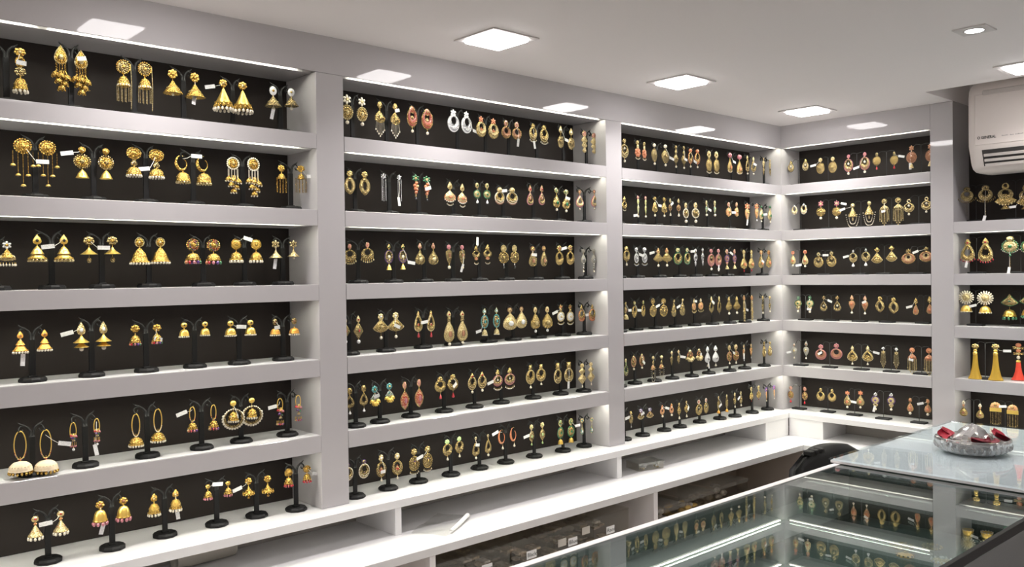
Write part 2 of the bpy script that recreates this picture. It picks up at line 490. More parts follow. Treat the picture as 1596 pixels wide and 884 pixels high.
            if near:
                for zz, rr_ in ((.55, .45 if code == 'dm' else .30),):
                    u = zz; r = .07+.43*sqrt(1-(1-u)**2) if code == 'dm' else (.07+.43*u if code == 'cn' else 0)
                    if r and c0 != 'g':
                        for q in range(20):
                            a = 2*pi*q/20; bead(r*w*cos(a), r*w*sin(a), -(t+h*u*.94), w*.022, c1 if c1 != c0 else 'Y')
        elif code == 'bd':
            name = 'bead_fringe'
            n = max(9, min(18, int(w*2.9/max(h*.75, .0016))))
            if not near: n = min(n, 12)
            rb = min(h*.36, w*1.25/n)
            volume = any(e[0] in ('dm', 'cn', 'ub', 'be', 'cl') for e in els[max(0, i-2):i])
            if not volume:
                n = 13 if w > .8*L else 7; rb = min(max(h*.26, .0011), w*k/(2.5*n))
            for q in range(n):
                if volume:
                    a = 2*pi*q/n; x = w/2*.95*cos(a); y = w/2*.95*sin(a); z = -(b-rb)
                    bead(x, y, z, rb*.85, col(q), rb*1.05)
                    B.tube([(x, y, -t+.0004), (x, y, z)], rb*.28, 'g', 5)
                else:
                    f = (q+.5)/n*2-1; x = w/2*k*.95*f; z = -(b-rb-w*k*.36*(1-sqrt(max(0, 1-.92*f*f))))
                    bead(x, -.0006, z, rb*.8, col(q), rb)
                    B.tube([(x*.93, -.0004, z+rb*2.6), (x, -.0006, z)], rb*.22, 'g', 4)
        elif code in ('pl', 'pd'):
            name = 'pearl_drop' if code == 'pl' else 'drop_bead'
            r = min(w/2, h*.5)
            if code == 'pl': B.sph((0, -.0008, -(b-r)), (r, r, min(r*1.1, h/2)), c0, 12, 8)
            else:
                B.lathe([(.0004, -t), (r*.45, -(t+h*.3)), (r*.92, -(t+h*.62)), (r, -(t+h*.75)), (r*.75, -(t+h*.92)), (r*.2, -b)], c0, (0, -.0008, 0), 10)
            B.tube([(0, -.0004, -(t-.05*L)), (0, -.0006, -(b-r))], .0005, 'g', 5)
        elif code == 'ch':
            name = 'chain'
            n = max(2, int(h/max(w, .0012)/1.0)); n = min(n, 14)
            for q in range(n): bead(0, -.0004, -(t+h*(q+.5)/n), min(h/n*.55, w*.6), c0)
        elif code == 'sc':
            name = 'side_chain'
            x0 = w/2*(1 if w > 0 else 0)*1.05
            n = int(h/.0016)
            for q in range(min(n, 60)):
                u = q/min(n, 60)
                bead(x0*(1+.10*sin(pi*u)), -.0006, -(t+h*u), .0009, c0)
        elif code in ('sn', 'vs', 'bs'):
            name = 'fringe'
            n = {'sn': 8, 'vs': 7, 'bs': 5}[code]
            if code == 'sn' and w < .16*L: n = 3
            for q in range(n):
                f = (q/(n-1))*2-1; x = w/2*k*.92*f
                if code == 'sn': l = b-.02*L*abs(f)
                elif code == 'vs': l = b-h*.42*abs(f)
                else: l = (t+h*.94) if q == 2 else (t+h*(.66 if q in (1, 3) else .40))
                y = (0 if q % 2 else -.0014) if code == 'sn' else -.0008
                if code == 'sn' and n == 8: y = .004*(1 if q % 2 else -1)*sqrt(max(0, 1-f*f))
                st = max(.00045, w*.016)
                B.tube([(x*(.8 if code == 'vs' else 1), y, -t), (x, y, -l)], st*1.2, 'P' if c0 == 'P' else ('G' if code == 'bs' else c0), 5)
                if code == 'sn':
                    m_ = max(3, int((l-t)/.0026))
                    if c0 in 'PWY' or near:
                        for j in range(min(m_, 12)): bead(x, y, -(t+(l-t)*(j+.5)/min(m_, 12)), st*2.0, c0)
                elif code == 'vs':
                    B.sph((x, y, -l), (.0013*w/.02+.0004, .0013, .0028), c0 if c0 not in 'GH' else 'P', *bs_)
                else:
                    r = .0052
                    B.lathe([(.0006, -l+.004), (r*.6, -l+.0034), (r*.92, -l+.0015), (r, -l-.0006), (r*.8, -l-.0008)], 'g', (x, y, 0), 14)
                    bead(x, y, -l-.001, .0012, 'Y')
        elif code == 'cl':
            name = 'bell_cluster'
            spots = [(-.9, .10), (.9, .22), (-.45, .42), (.5, .55), (0, .80), (-.1, .15)] if w > .2*L else [(-.5, .1), (.5, .25), (-.3, .5), (.35, .7), (0, .95)]
            if w > .42*L: spots = [(-.9, .25), (-.35, .6), (.35, .6), (.9, .25), (0, .8)]
            r = max(w*.23, .0016)
            for q, (fx, u) in enumerate(spots):
                x = fx*(w/2*k-r*.8); z = -(t+(h-r*1.2)*u); y = -.001-.001*(q % 3)
                cm = MULTI[q % 6] if cc[0] == 'O' else c0
                B.lathe([(r*.12, z+r*.9), (r*.6, z+r*.65), (r*.9, z+r*.2), (r, z-r*.35), (r*.8, z-r*.4)], cm, (x, y, 0), 12)
                for j in range(6):
                    a = 2*pi*j/6; bead(x+r*.85*cos(a), y+r*.85*sin(a), z-r*.5, r*.2, c1 if cc[0] != 'O' else MULTI[(q+j) % 6])
                B.tube([(x, y, z+r*.9), (x*.7, y, -max(t-.06*L, 0)-.0)], r*.10, 'g', 5)
        elif code == 'cb':
            name = 'bead_cluster'
            for q, (fx, u) in enumerate([(.2, .1), (-.5, .3), (.5, .35), (-.3, .55), (.3, .62), (-.05, .85)]):
                bead(fx*w/2*k*.8, -.001-.001*(q % 2), -(t+h*u), w*.26, c0 if q != 2 else 'Y')
        elif code == 'sw':
            name = 'pearl_swag'
            for sc_, dep in ((1., 1.), (.62, .74)):
                n = 26
                for q in range(n):
                    f = q/(n-1)*2-1
                    x = w/2*k*sc_*math.copysign(abs(f)**.75, f); z = -(t+h*dep*(1-abs(f)**2.6))
                    bead(x, -.0008, z, max(.0010, w*.035), c0)
            bead(0, -.001, -(t+h*.35), w*.07, 'Y', w*.16)
        elif code == 'ts':
            name = 'tassel'
            pr = [(.05*w, -t), (.15*w, -(t+h*.03)), (.16*w, -(t+h*.10)), (.14*w, -(t+h*.12)), (.17*w, -(t+h*.35)), (.23*w, -(t+h*.62)), (.34*w, -(t+h*.85)), (.46*w, -(t+h*.97)), (.48*w, -b)]
            B.lathe(pr[:4], 'g', seg=24); B.lathe(pr[3:], 'z' if c0 in 'GH' else c0, seg=48, lobes=16, amp=.07, yk=.6)
        elif code == 'bx':
            name = 'band'
            B.box((-w/2, -.002, -b), (w/2, .001, -t), 'g')
        if i == 0:                          # ear post that rests on the stand's hook
            if code in OPEN: zc = -(t+.03*h)
            B.tube([(0, .0005, zc), (0, .0042, zc)], .0008, 'g', 6)
        if i > 0 and prev_b is not None and t > prev_b+.0002 and code in FLAT:
            B.tube([(0, -.0002, -prev_b+.0012), (0, -.0002, -t-.0012)], .0008, 'g', 6)
        prev_b = max(prev_b or 0, b) if code not in ('pl', 'sc') or prev_b is None else prev_b
        out.append((name, B))
    return out

def price_tag(spec, L, W):
    """spec such as <40: side and height (per cent of the earring's length); string and card"""
    B = MB(); d = spec[0]
    f = float(re.sub(r'[^0-9]', '', spec))/100
    tw, th = .0245, .0088
    a = rng.uniform(-.35, .35)
    if d == '<': c = Vector((-W/2-tw*.50, -.0035, -L*f)); a = rng.uniform(.05, .35)
    elif d == '>': c = Vector((W/2+tw*.48, -.0035, -L*f)); a = rng.uniform(-.35, .1)
    elif d == '^': c = Vector((.003, -.003, tw*.45)); a = pi/2-.15
    elif d == 'v': c = Vector(((-.004 if '<' in spec else .003), -.003, -L*f)); a = pi/2+rng.uniform(-.25, .15)
    else: c = Vector((0, -.0085, -L*f)); a = rng.uniform(-.7, .7); tw = .018
    M = Matrix.Translation(c) @ Matrix.Rotation(-a, 4, 'Y') @ Matrix.Rotation(rng.uniform(-.2, .2), 4, 'Z')
    o = len(B.v)
    B.box((-tw/2, -.0003, -th/2), (tw/2, .0003, th/2), 'tag_card')
    for j in range(o, len(B.v)): B.v[j] = tuple(M @ Vector(B.v[j]))
    near = min(((M @ Vector((sx*tw*.5, 0, 0))) for sx in (-1, 1)), key=lambda p: (p-Vector((0, 0, -L*.15))).length)
    mid = (near+Vector((0, 0, -L*.12)))/2+Vector((0, -.003, -.002))
    B.tube([near, mid, (0, .001, -L*.12)], .0005, 'string_white', 5)
    return B

# ------------------------------------------------------------------ stands
_base = {}
def stand_base(wire):
    if wire not in _base:
        B = MB()
        if wire: B.box((-.0275, -.017, 0), (.0275, .017, .0065), 'black_matte', .0012)
        else:
            vs = []; R = .0275
            pr = [(R*.96, 0), (R, .001), (R, .0055), (R*.86, .0095)]
            B.lathe(pr, 'black_plastic', seg=10, smooth=False)
            B.box((-.0085, -.006, .0085), (.0085, .006, .0125), 'black_plastic', .001)
        _base[wire] = B.mesh('base')
    o = bpy.data.objects.new('base', _base[wire]); COL.objects.link(o)
    return o
def make_stand(root, wire, zt, ends):
    """ends: [(x, z)] hook points left, right in local space"""
    stand_base(wire).parent = root
    P = MB()
    if wire:
        P.tube([(0, 0, .006), (0, 0, zt-.004)], .0014, 'black_matte', 8)
        P.obj('rod', root)
        A = MB(); (xl, zl), (xr, zr) = ends
        pts = [(xl, -.0135, zl), (xl*.95, -.005, zl+.004), (xl*.75, 0, zt+.0005), (xl*.5, 0, zt+.002), (xl*.25, 0, zt+.0005), (0, 0, zt-.004),
               (xr*.25, 0, zt+.0005), (xr*.5, 0, zt+.002), (xr*.75, 0, zt+.0005), (xr*.95, -.005, zr+.004), (xr, -.0135, zr)]
        A.tube(pts, .0010, 'black_matte', 6)
        A.obj('wire_arm', root)
        return
    zs = zt-.022
    P.box((-.0058, -.0028, .011), (.0058, .0028, zs), 'black_plastic', .0008)
    P.obj('post', root)
    for s, (xe, ze) in zip((-1, 1), ends):
        A = MB(); ax = abs(xe)
        pts = [(s*.0022, 0, zs-.002), (s*.0030, 0, zs+.010), (s*ax*.30, 0, zt-.004), (s*ax*.55, 0, zt+.001), (s*ax*.78, 0, zt), (s*ax*.93, 0, zt-.003), (s*ax, -.004, max(zt-.007, ze+.002)), (s*ax, -.0135, ze)]
        A.tube(pts, [.0030, .0030, .0027, .0023, .0019, .0016, .0013, .0010], 'black_plastic', 7)
        # leaf-shaped flick at the top and the inward curl below
        A.tube([(s*ax*.55, 0, zt+.001), (s*ax*.80, 0, zt+.004), (s*ax*1.0, 0, zt+.0085)], [.0024, .0018, .0005], 'black_plastic', 6)
        cx, cz = s*ax*.80, zt-.0085
        pts = [(s*ax*.97, 0, zt-.004)]+[(cx+s*.0048*cos(q)*(1-.05*j), 0, cz+.0048*sin(q)*(1-.05*j)) for j, q in enumerate([.6, -.2, -1., -1.9, -2.8, -3.6])]
        A.tube(pts, [.0018, .0018, .0018, .0017, .0016, .0014, .0012], 'black_plastic', 6)
        A.obj('hook_arm', root)
EXPOSURE = 0.0
# one line per stand: bay, row, place along the wall, depth, (along, top height, length) of the left and the right earring, tags, look, make-up
STANDS = [
 (1, 1, -2.8911, 0.055, (-2.9217, 2.0572, 0.0895), (-2.8689, 2.0649, 0.0934), 'Ro35>', 'twin-flower gold cone jhumka', 'fl 0 19 24 GY|rg 18 44 20 G|fl 42 63 24 AA|dm 66 92 28 G|bd 89 100 29 P'),
 (1, 1, -2.7689, 0.055, (-2.7922, 2.083, 0.109), (-2.7525, 2.0788, 0.1084), 'Ro18<', 'pointed gold bell-cluster', 'kr 0 37 26 GY|sn 34 62 18 G|cl 55 100 34 G'),
 (1, 1, -2.6376, 0.055, (-2.6656, 2.073, 0.094), (-2.6196, 2.0745, 0.0943), '', 'gold sunburst jhumka with pearl strands', 'rd 0 35 31 AG|dm 39 64 27 G|bd 56 63 27 P|sn 62 100 30 Y|sc 10 116 30 Y'),
 (1, 1, -2.5267, 0.055, (-2.5573, 2.0679, 0.0615), (-2.5059, 2.0674, 0.0638), 'Rv100<', 'gold umbrella jhumka with flower stud', 'fl 0 37 34 GG|cn 46 92 68 G|pl 90 100 12 P'),
 (1, 1, -2.407, 0.055, (-2.4372, 2.0618, 0.0762), (-2.3887, 2.0625, 0.0773), 'L<32', 'plain tall gold cone jhumka', 'fl 0 26 26 GY|cn 30 76 46 g|bd 72 88 52 G|bd 84 100 60 P'),
 (1, 1, -2.2771, 0.055, (-2.309, 2.0623, 0.0667), (-2.2597, 2.0639, 0.0588), 'Lv105<', 'small gold umbrella jhumka', 'ov 0 34 26 WG|cn 38 76 60 A|pl 74 92 14 P'),
 (1, 2, -2.8409, 0.055, (-2.867, 1.8809, 0.103), (-2.821, 1.8804, 0.0999), 'L>45', 'gold bead-dome with five bell strands', 'rd 0 32 33 GG|bs 26 100 38 G'),
 (1, 2, -2.7266, 0.055, (-2.7539, 1.8733, 0.0672), (-2.7055, 1.8743, 0.0673), 'L<25', 'stone-rimmed gold disc and bell jhumka', 'bl 0 22 23 G|rd 23 72 52 GA|be 74 100 38 g'),
 (1, 2, -2.6154, 0.055, (-2.6465, 1.8818, 0.0665), (-2.5974, 1.8813, 0.0671), 'R<70', 'gold rosette jhumka with pearls', 'rd 0 42 50 GG|dr 38 64 24 A|dm 65 92 46 G|bd 88 100 48 P'),
 (1, 2, -2.5073, 0.055, (-2.5371, 1.8723, 0.065), (-2.4878, 1.8751, 0.0685), 'L>0', 'gold curled-hook jhumka', 'pk 0 58 44 GA|dm 58 92 48 G|bd 88 100 48 Y'),
 (1, 2, -2.3846, 0.055, (-2.416, 1.8785, 0.1002), (-2.3639, 1.8815, 0.1095), '', 'pearl-rimmed gold oval bell-cluster', 'rd 0 31 29 GP|sn 28 58 24 P|cl 50 100 36 GP'),
 (1, 2, -2.2561, 0.055, (-2.2897, 1.8692, 0.0703), (-2.2355, 1.872, 0.0703), 'R>38', 'gold flower-stud fringe jhumka', 'fl 0 25 26 GG|dm 31 50 26 G|sn 46 100 38 G'),
 (1, 3, -2.9156, 0.055, (-2.9401, 1.6683, 0.0499), (-2.8992, 1.669, 0.0508), '', 'star-stud stepped gold cone jhumka', 'st 0 32 34 WG|cn 33 66 52 G|cl 64 88 58 Y|bd 86 100 64 P'),
 (1, 3, -2.8128, 0.055, (-2.8437, 1.6838, 0.0568), (-2.7928, 1.6849, 0.0579), 'R<45', 'drop-stud tiered plain gold jhumka', 'dr 0 36 30 gD|be 44 72 44 g|be 68 88 62 g|bd 85 100 62 Y'),
 (1, 3, -2.7129, 0.055, (-2.7433, 1.6822, 0.0583), (-2.6953, 1.6832, 0.0583), 'L>42', 'flat umbrella gold jhumka, ball drop', 'fl 0 34 38 AG|ub 42 67 56 g|pl 74 98 18 A'),
 (1, 3, -2.6064, 0.055, (-2.6375, 1.6818, 0.0613), (-2.5916, 1.6826, 0.0604), '', 'wide gold bell jhumka with pearls', 'rd 0 36 32 GY|be 40 92 64 G|bd 88 100 68 P'),
 (1, 3, -2.4869, 0.055, (-2.5172, 1.6815, 0.0594), (-2.4679, 1.6812, 0.0604), '', 'multicolour-stone disc jhumka', 'rd 0 50 50 OG|dm 56 84 50 G|bd 80 100 56 O'),
 (1, 3, -2.3772, 0.055, (-2.4115, 1.6827, 0.0582), (-2.3605, 1.6831, 0.0587), 'L>0', 'gold coin-stud jhumka with pearl clusters', 'rd 0 46 42 gG|dm 54 88 46 G|bd 82 100 52 P'),
 (1, 3, -2.2739, 0.055, (-2.3085, 1.6815, 0.0519), (-2.2599, 1.6817, 0.0481), 'Lv115<', 'star-stud shallow gold umbrella jhumka', 'st 0 42 38 YA|ub 50 86 60 Y|pl 86 100 14 P'),
 (1, 4, -2.8532, 0.053, (-2.8787, 1.486, 0.0463), (-2.8336, 1.4866, 0.0451), 'Lv128>', 'orange-gold tiered jhumka with pearls', 'dr 0 34 28 oM|be 40 62 36 o|be 58 88 58 o|bd 85 100 62 P'),
 (1, 4, -2.7335, 0.053, (-2.7625, 1.4983, 0.0617), (-2.7176, 1.4983, 0.0616), 'L<36', 'double umbrella gold jhumka, crystal stud', 'dr 0 44 30 YW|ub 46 70 50 g|ub 66 86 46 g|pl 84 100 16 P'),
 (1, 4, -2.6212, 0.056, (-2.6499, 1.4876, 0.0461), (-2.6021, 1.4868, 0.0449), 'Ro75>', 'flower-stud gold jhumka with multicolour beads', 'fl 0 38 40 GG|dm 50 86 46 G|bd 82 100 50 O'),
 (1, 4, -2.5079, 0.061, (-2.5385, 1.4872, 0.035), (-2.489, 1.4873, 0.0344), '', 'small smooth gold dome jhumka', 'bl 0 36 38 gD|dm 44 88 62 g|bd 84 100 64 P'),
 (1, 4, -2.3974, 0.051, (-2.4307, 1.4869, 0.0381), (-2.3803, 1.4864, 0.038), 'L>42', 'small bright gold dome jhumka, dark-centred stud', 'bl 0 36 38 gD|dm 44 88 66 g|bd 86 100 70 P'),
 (1, 4, -2.2789, 0.056, (-2.3128, 1.4858, 0.0428), (-2.2607, 1.4862, 0.0441), 'Lo50', 'small ruby-dotted gold jhumka', 'ov 0 38 30 AM|dm 56 88 56 oR|bd 86 100 58 P'),
 (1, 5, -2.8601, 0.038, (-2.8861, 1.284, 0.0874), (-2.8388, 1.2809, 0.089), 'R>38', 'tall hoop, large ivory dome jhumka', 'hp 0 66 24 GO|dm 70 92 50 I|bd 88 100 50 G'),
 (1, 5, -2.7559, 0.046, (-2.784, 1.2878, 0.06), (-2.737, 1.2907, 0.0578), 'Rv115<', 'slim hoop with pink bead cluster', 'hp 0 60 20 GO|cl 44 74 24 O|bd 70 86 20 K|pl 90 100 12 W'),
 (1, 5, -2.6238, 0.051, (-2.6537, 1.2902, 0.0732), (-2.6055, 1.296, 0.0754), '', 'pearl-set hoop with gold dome jhumka', 'hp 0 68 22 GP|dm 70 94 40 G|bd 90 100 42 P'),
 (1, 5, -2.4914, 0.051, (-2.5266, 1.2917, 0.0581), (-2.4762, 1.2909, 0.059), 'L<22', 'small hoop, multicolour bead jhumka', 'hp 0 60 20 GO|dm 62 88 32 G|bd 84 100 36 O'),
 (1, 5, -2.3957, 0.062, (-2.4224, 1.294, 0.0691), (-2.3748, 1.296, 0.0683), 'Lo56', 'big pearl ring framing gold jhumka', 'bl 0 20 20 g|ro 28 100 70 AP|dm 38 68 36 G|bd 66 76 36 P'),
 (1, 5, -2.2649, 0.058, (-2.302, 1.2866, 0.0664), (-2.2521, 1.2893, 0.0648), 'L<28', 'small hoop with multicolour tassels', 'hp 0 46 20 G|cl 40 88 28 O|bd 84 100 26 O'),
 (1, 6, -2.832, 0.047, (-2.8591, 1.1044, 0.0489), (-2.8109, 1.1061, 0.0498), 'R<42', 'ruby-stud gold cone jhumka', 'ov 0 26 28 YR|ov 28 38 16 CG|cn 40 84 54 YR|bd 80 100 56 P'),
 (1, 6, -2.7052, 0.043, (-2.7341, 1.113, 0.0522), (-2.6858, 1.1126, 0.0521), 'Lv115>', 'flower-stud gold jhumka, pink bead fringe', 'fl 0 32 34 GM|dm 35 82 52 g|bd 78 100 56 K'),
 (1, 6, -2.5864, 0.055, (-2.6158, 1.1061, 0.0512), (-2.5671, 1.1068, 0.0504), 'Rv112>', 'drop-stud gold jhumka with pearls', 'dr 0 36 30 GY|dm 44 86 48 G|bd 82 100 52 P'),
 (1, 6, -2.4642, 0.054, (-2.4914, 1.1056, 0.037), (-2.4422, 1.1049, 0.037), 'L>10', 'tiny gold jhumka with pink beads', 'bl 0 32 30 GG|dm 42 80 44 G|bd 76 100 50 K'),
 (1, 6, -2.3617, 0.056, (-2.3896, 1.1035, 0.0514), (-2.3394, 1.1012, 0.053), 'L<46', 'melon-lobed gold umbrella jhumka', 'fl 0 34 32 GG|ub 42 76 56 GG|bd 66 82 54 G|pl 84 100 14 G'),
 (1, 6, -2.252, 0.04, (-2.2912, 1.1121, 0.0454), (-2.24, 1.1127, 0.0439), 'R>55', 'round-stud gold jhumka, ruby fringe', 'rd 0 44 44 GG|dm 48 80 42 G|bd 76 100 46 R'),
 (2, 1, -2.0603, 0.065, (-2.0912, 2.0712, 0.0786), (-2.0447, 2.0702, 0.0773), '', 'gold petal disc, white flower stud', 'st 0 32 26 PY|rd 33 85 38 GY|pl 87 100 13 P'),
 (2, 1, -1.9552, 0.065, (-1.9876, 2.0667, 0.0952), (-1.9367, 2.067, 0.0954), 'Ro22', 'gold fan with white dangle fringe', 'ov 0 21 14 GY|fr 24 62 34 GG|vs 56 100 28 P'),
 (2, 1, -1.8403, 0.065, (-1.8795, 2.0667, 0.0749), (-1.8267, 2.0656, 0.0747), '', 'maroon crescent chandbali with pearl', 'ov 0 28 22 RG|cr 8 81 44 mG|fl 36 56 14 YG|pl 84 100 11 P'),
 (2, 1, -1.6962, 0.065, (-1.7306, 2.0745, 0.0665), (-1.681, 2.0746, 0.0655), 'R>85', 'silver stone-set ring', 'st 0 32 26 WS|cr 24 100 54 SW'),
 (2, 1, -1.5935, 0.065, (-1.6239, 2.0672, 0.064), (-1.5747, 2.066, 0.0635), '', 'coral star, stone-edged gold disc', 'st 0 34 24 CC|cr 26 100 52 YG|st 52 82 24 CC'),
 (2, 1, -1.4895, 0.065, (-1.5226, 2.0663, 0.0575), (-1.4779, 2.0657, 0.0567), 'Rv115>', 'peach crescent ring', 'ov 0 36 24 KG|cr 34 100 52 MG'),
 (2, 1, -1.3757, 0.065, (-1.407, 2.0678, 0.0606), (-1.3576, 2.0674, 0.0628), 'Lv112>', 'gold filigree chandbali, pearl drops', 'rd 0 24 22 GG|cr 18 86 42 GY|bd 74 100 42 P'),
 (2, 1, -1.2532, 0.065, (-1.2814, 2.074, 0.0726), (-1.232, 2.0713, 0.0714), 'L>62', 'antique gold oval, leaf stud', 'dr 0 32 18 YW|ov 44 100 30 AA'),
 (2, 1, -1.1315, 0.065, (-1.1674, 2.0696, 0.0745), (-1.1189, 2.067, 0.0708), '', 'pink-stud tiered gold dangle', 'rd 0 28 22 KG|fn 22 56 32 Y|fn 46 78 28 Y|fn 72 100 20 Y'),
 (2, 2, -2.0533, 0.065, (-2.0862, 1.8706, 0.064), (-2.0396, 1.8716, 0.0649), '', 'open gold marquise, flower stud', 'fl 0 27 26 GY|mh 24 100 46 AG|ov 84 96 8 MM'),
 (2, 2, -1.9403, 0.065, (-1.9784, 1.8701, 0.0764), (-1.9265, 1.8702, 0.0753), 'Rv100<', 'long silver chain', 'st 0 20 18 SS|sn 16 90 12 S|sn 20 100 14 W'),
 (2, 2, -1.8375, 0.065, (-1.8701, 1.874, 0.0716), (-1.8315, 1.873, 0.0724), 'Ro50', 'green flower and coral cluster', 'st 0 28 28 EY|cb 28 78 26 C|ch 74 88 6 Y|pd 88 100 10 D'),
 (2, 2, -1.7149, 0.065, (-1.7473, 1.8625, 0.0715), (-1.7006, 1.8592, 0.0712), '', 'gold drop fan with pearl fringe', 'dr 0 32 20 YG|fr 34 80 48 YC|bd 70 86 46 P|bd 84 100 28 P'),
 (2, 2, -1.6113, 0.065, (-1.6435, 1.8653, 0.0624), (-1.6039, 1.8664, 0.063), '', 'oval-stud yellow-green disc', 'ov 0 26 18 YE|rd 34 76 36 YE|pd 80 100 13 W'),
 (2, 2, -1.5137, 0.065, (-1.5531, 1.8573, 0.0544), (-1.5011, 1.8589, 0.055), 'R<22', 'beaded ring chandbali, ball stud', 'bl 0 34 28 YG|cr 26 94 62 GP|bd 80 100 58 M'),
 (2, 2, -1.3891, 0.065, (-1.4233, 1.8718, 0.0645), (-1.3718, 1.874, 0.0636), '', 'pink-stone filigree teardrop', 'dr 0 34 20 KR|dh 36 100 40 AK|ov 54 76 12 RP'),
 (2, 2, -1.2674, 0.065, (-1.3044, 1.8703, 0.0766), (-1.2597, 1.867, 0.0759), 'Ro40<', 'green-and-gold teardrop, pearl drop', 'ov 0 24 20 EY|dr 30 86 36 GE|pl 88 100 11 P'),
 (2, 2, -1.1417, 0.065, (-1.194, 1.8692, 0.0682), (-1.1214, 1.8733, 0.0678), 'R>28', 'open pink teardrop with pearl', 'rd 0 20 18 KG|dh 26 86 44 YK|pl 90 100 8 P'),
 (2, 3, -2.0541, 0.065, (-2.0896, 1.6757, 0.0562), (-2.0341, 1.6806, 0.0566), '', 'gold ring with pearl cluster edge', 'ov 0 27 18 KC|cr 28 88 58 AG|bd 62 100 66 Y'),
 (2, 3, -1.9344, 0.065, (-1.9646, 1.6774, 0.0721), (-1.9179, 1.6781, 0.0719), 'R>74', 'blue-and-gold oval with small jhumka', 'dr 0 20 14 GE|cr 24 76 32 AB|pl 40 56 12 P|be 80 100 20 g'),
 (2, 3, -1.8274, 0.065, (-1.8587, 1.6825, 0.0635), (-1.8113, 1.6832, 0.0643), '', 'filigree gold teardrop, pink stud', 'dr 0 30 18 KM|dr 36 100 48 AY'),
 (2, 3, -1.7204, 0.065, (-1.7543, 1.6779, 0.0714), (-1.7045, 1.6773, 0.0711), 'Rv96<', 'inverted drop with pink flower stud', 'fl 0 20 18 KK|lf 20 82 30 AM|pl 85 100 13 P'),
 (2, 3, -1.6129, 0.065, (-1.6503, 1.6782, 0.0597), (-1.6054, 1.6802, 0.0604), 'L^0', 'gold ring with three pearls', 'dr 0 30 22 GG|cr 28 66 42 AG|fn 56 78 22 C|bd 76 100 28 P'),
 (2, 3, -1.4975, 0.065, (-1.5394, 1.6797, 0.0737), (-1.4942, 1.6803, 0.0732), '', 'gold disc with black drop', 'rd 0 30 22 YY|rd 28 78 40 AG|ch 78 86 4 W|pd 84 100 11 D'),
 (2, 3, -1.3688, 0.065, (-1.4151, 1.6771, 0.0647), (-1.3657, 1.6791, 0.0663), 'Lo42', 'round-stud gold teardrop disc', 'rd 0 26 20 GM|dr 24 100 38 AM'),
 (2, 3, -1.254, 0.065, (-1.2946, 1.6821, 0.0658), (-1.2431, 1.6836, 0.066), 'R<18', 'flower-stud gold oval ring', 'fl 0 32 22 GM|cr 32 100 38 GG'),
 (2, 3, -1.1374, 0.065, (-1.1798, 1.671, 0.0788), (-1.1282, 1.6716, 0.0798), '', 'grey peacock drop with pearl', 'rd 0 18 16 NN|dr 20 62 26 NS|ch 60 86 8 N|pl 86 100 8 P'),
 (2, 4, -2.0832, 0.058, (-2.1112, 1.4827, 0.0713), (-2.0709, 1.4843, 0.0755), '', 'gold kite with crystal drop', 'dr 0 24 16 YR|kt 24 84 38 AR|pl 86 100 14 W'),
 (2, 4, -1.965, 0.06, (-1.998, 1.487, 0.0714), (-1.9487, 1.4885, 0.0724), 'Ro54', 'flower-stud gold fan, pearl drop', 'fl 0 28 22 YW|fn 26 74 62 GY|ch 72 82 3 G|pl 82 100 12 P'),
 (2, 4, -1.8348, 0.072, (-1.863, 1.4885, 0.0768), (-1.818, 1.4881, 0.0778), 'R<42', 'open gold teardrop with ruby drop', 'dr 0 18 12 GC|dh 8 78 34 GY|ov 46 58 8 RR|pd 80 100 11 R'),
 (2, 4, -1.71, 0.08, (-1.7457, 1.4827, 0.1031), (-1.6955, 1.482, 0.1006), '', 'long ruby-centred gold teardrop', 'dr 0 17 14 YR|br 17 32 10 A|dr 28 90 34 YM|pl 90 100 10 P'),
 (2, 4, -1.5721, 0.087, (-1.602, 1.4863, 0.0849), (-1.5533, 1.4868, 0.0849), 'L<82', 'teal-rimmed oval with small dome', 'dr 0 20 16 TW|rd 24 74 28 AT|pl 42 52 8 P|dm 78 97 20 Y|bd 94 100 20 P'),
 (2, 4, -1.4572, 0.085, (-1.4984, 1.4849, 0.0708), (-1.449, 1.4859, 0.0687), '', 'large white-rimmed teardrop, maroon centre', 'rd 0 24 20 YM|dr 23 100 62 YW|dr 42 80 24 MR'),
 (2, 4, -1.3428, 0.091, (-1.3823, 1.4821, 0.0829), (-1.328, 1.4816, 0.0825), '', 'twisted gold teardrop, crystal ball', 'ov 0 24 14 YM|dr 26 86 42 GY|dr 48 76 18 AG|pl 88 100 11 W'),
 (2, 4, -1.2318, 0.098, (-1.2575, 1.4864, 0.0693), (-1.212, 1.4849, 0.07), 'L<38', 'star-stud pale panel with pearls', 'st 0 26 20 GC|br 24 36 12 G|rd 34 84 36 WY|bd 78 100 34 P'),
 (2, 4, -1.1357, 0.076, (-1.1794, 1.4828, 0.0568), (-1.1263, 1.484, 0.0589), 'L>62', 'coral-rimmed open loop', 'dr 0 32 18 GG|cr 30 92 46 GC|bd 70 100 48 C'),
 (2, 5, -2.0843, 0.04, (-2.1119, 1.2964, 0.0705), (-2.0687, 1.2993, 0.0713), '', 'open teardrop with crystal drop', 'ov 0 26 18 GG|dh 28 76 36 AG|ch 76 86 3 A|pd 86 100 10 W'),
 (2, 5, -1.9969, 0.049, (-2.028, 1.2924, 0.0615), (-1.9806, 1.296, 0.0601), 'Lo44', 'grey-green fan with three gold domes', 'fl 0 32 28 TG|fn 34 68 40 TS|cl 62 100 46 g'),
 (2, 5, -1.8867, 0.065, (-1.9184, 1.2924, 0.0791), (-1.8688, 1.295, 0.0802), '', 'pink-stone marquise', 'ov 0 27 16 KM|mq 34 100 34 RK|mq 52 84 12 KD'),
 (2, 5, -1.76, 0.066, (-1.7925, 1.2953, 0.066), (-1.7457, 1.2985, 0.0692), 'Ro46', 'gold heart crescent with ruby drop', 'fl 0 26 24 GG|cr 14 70 50 GA|ch 68 78 3 G|pd 78 100 14 R'),
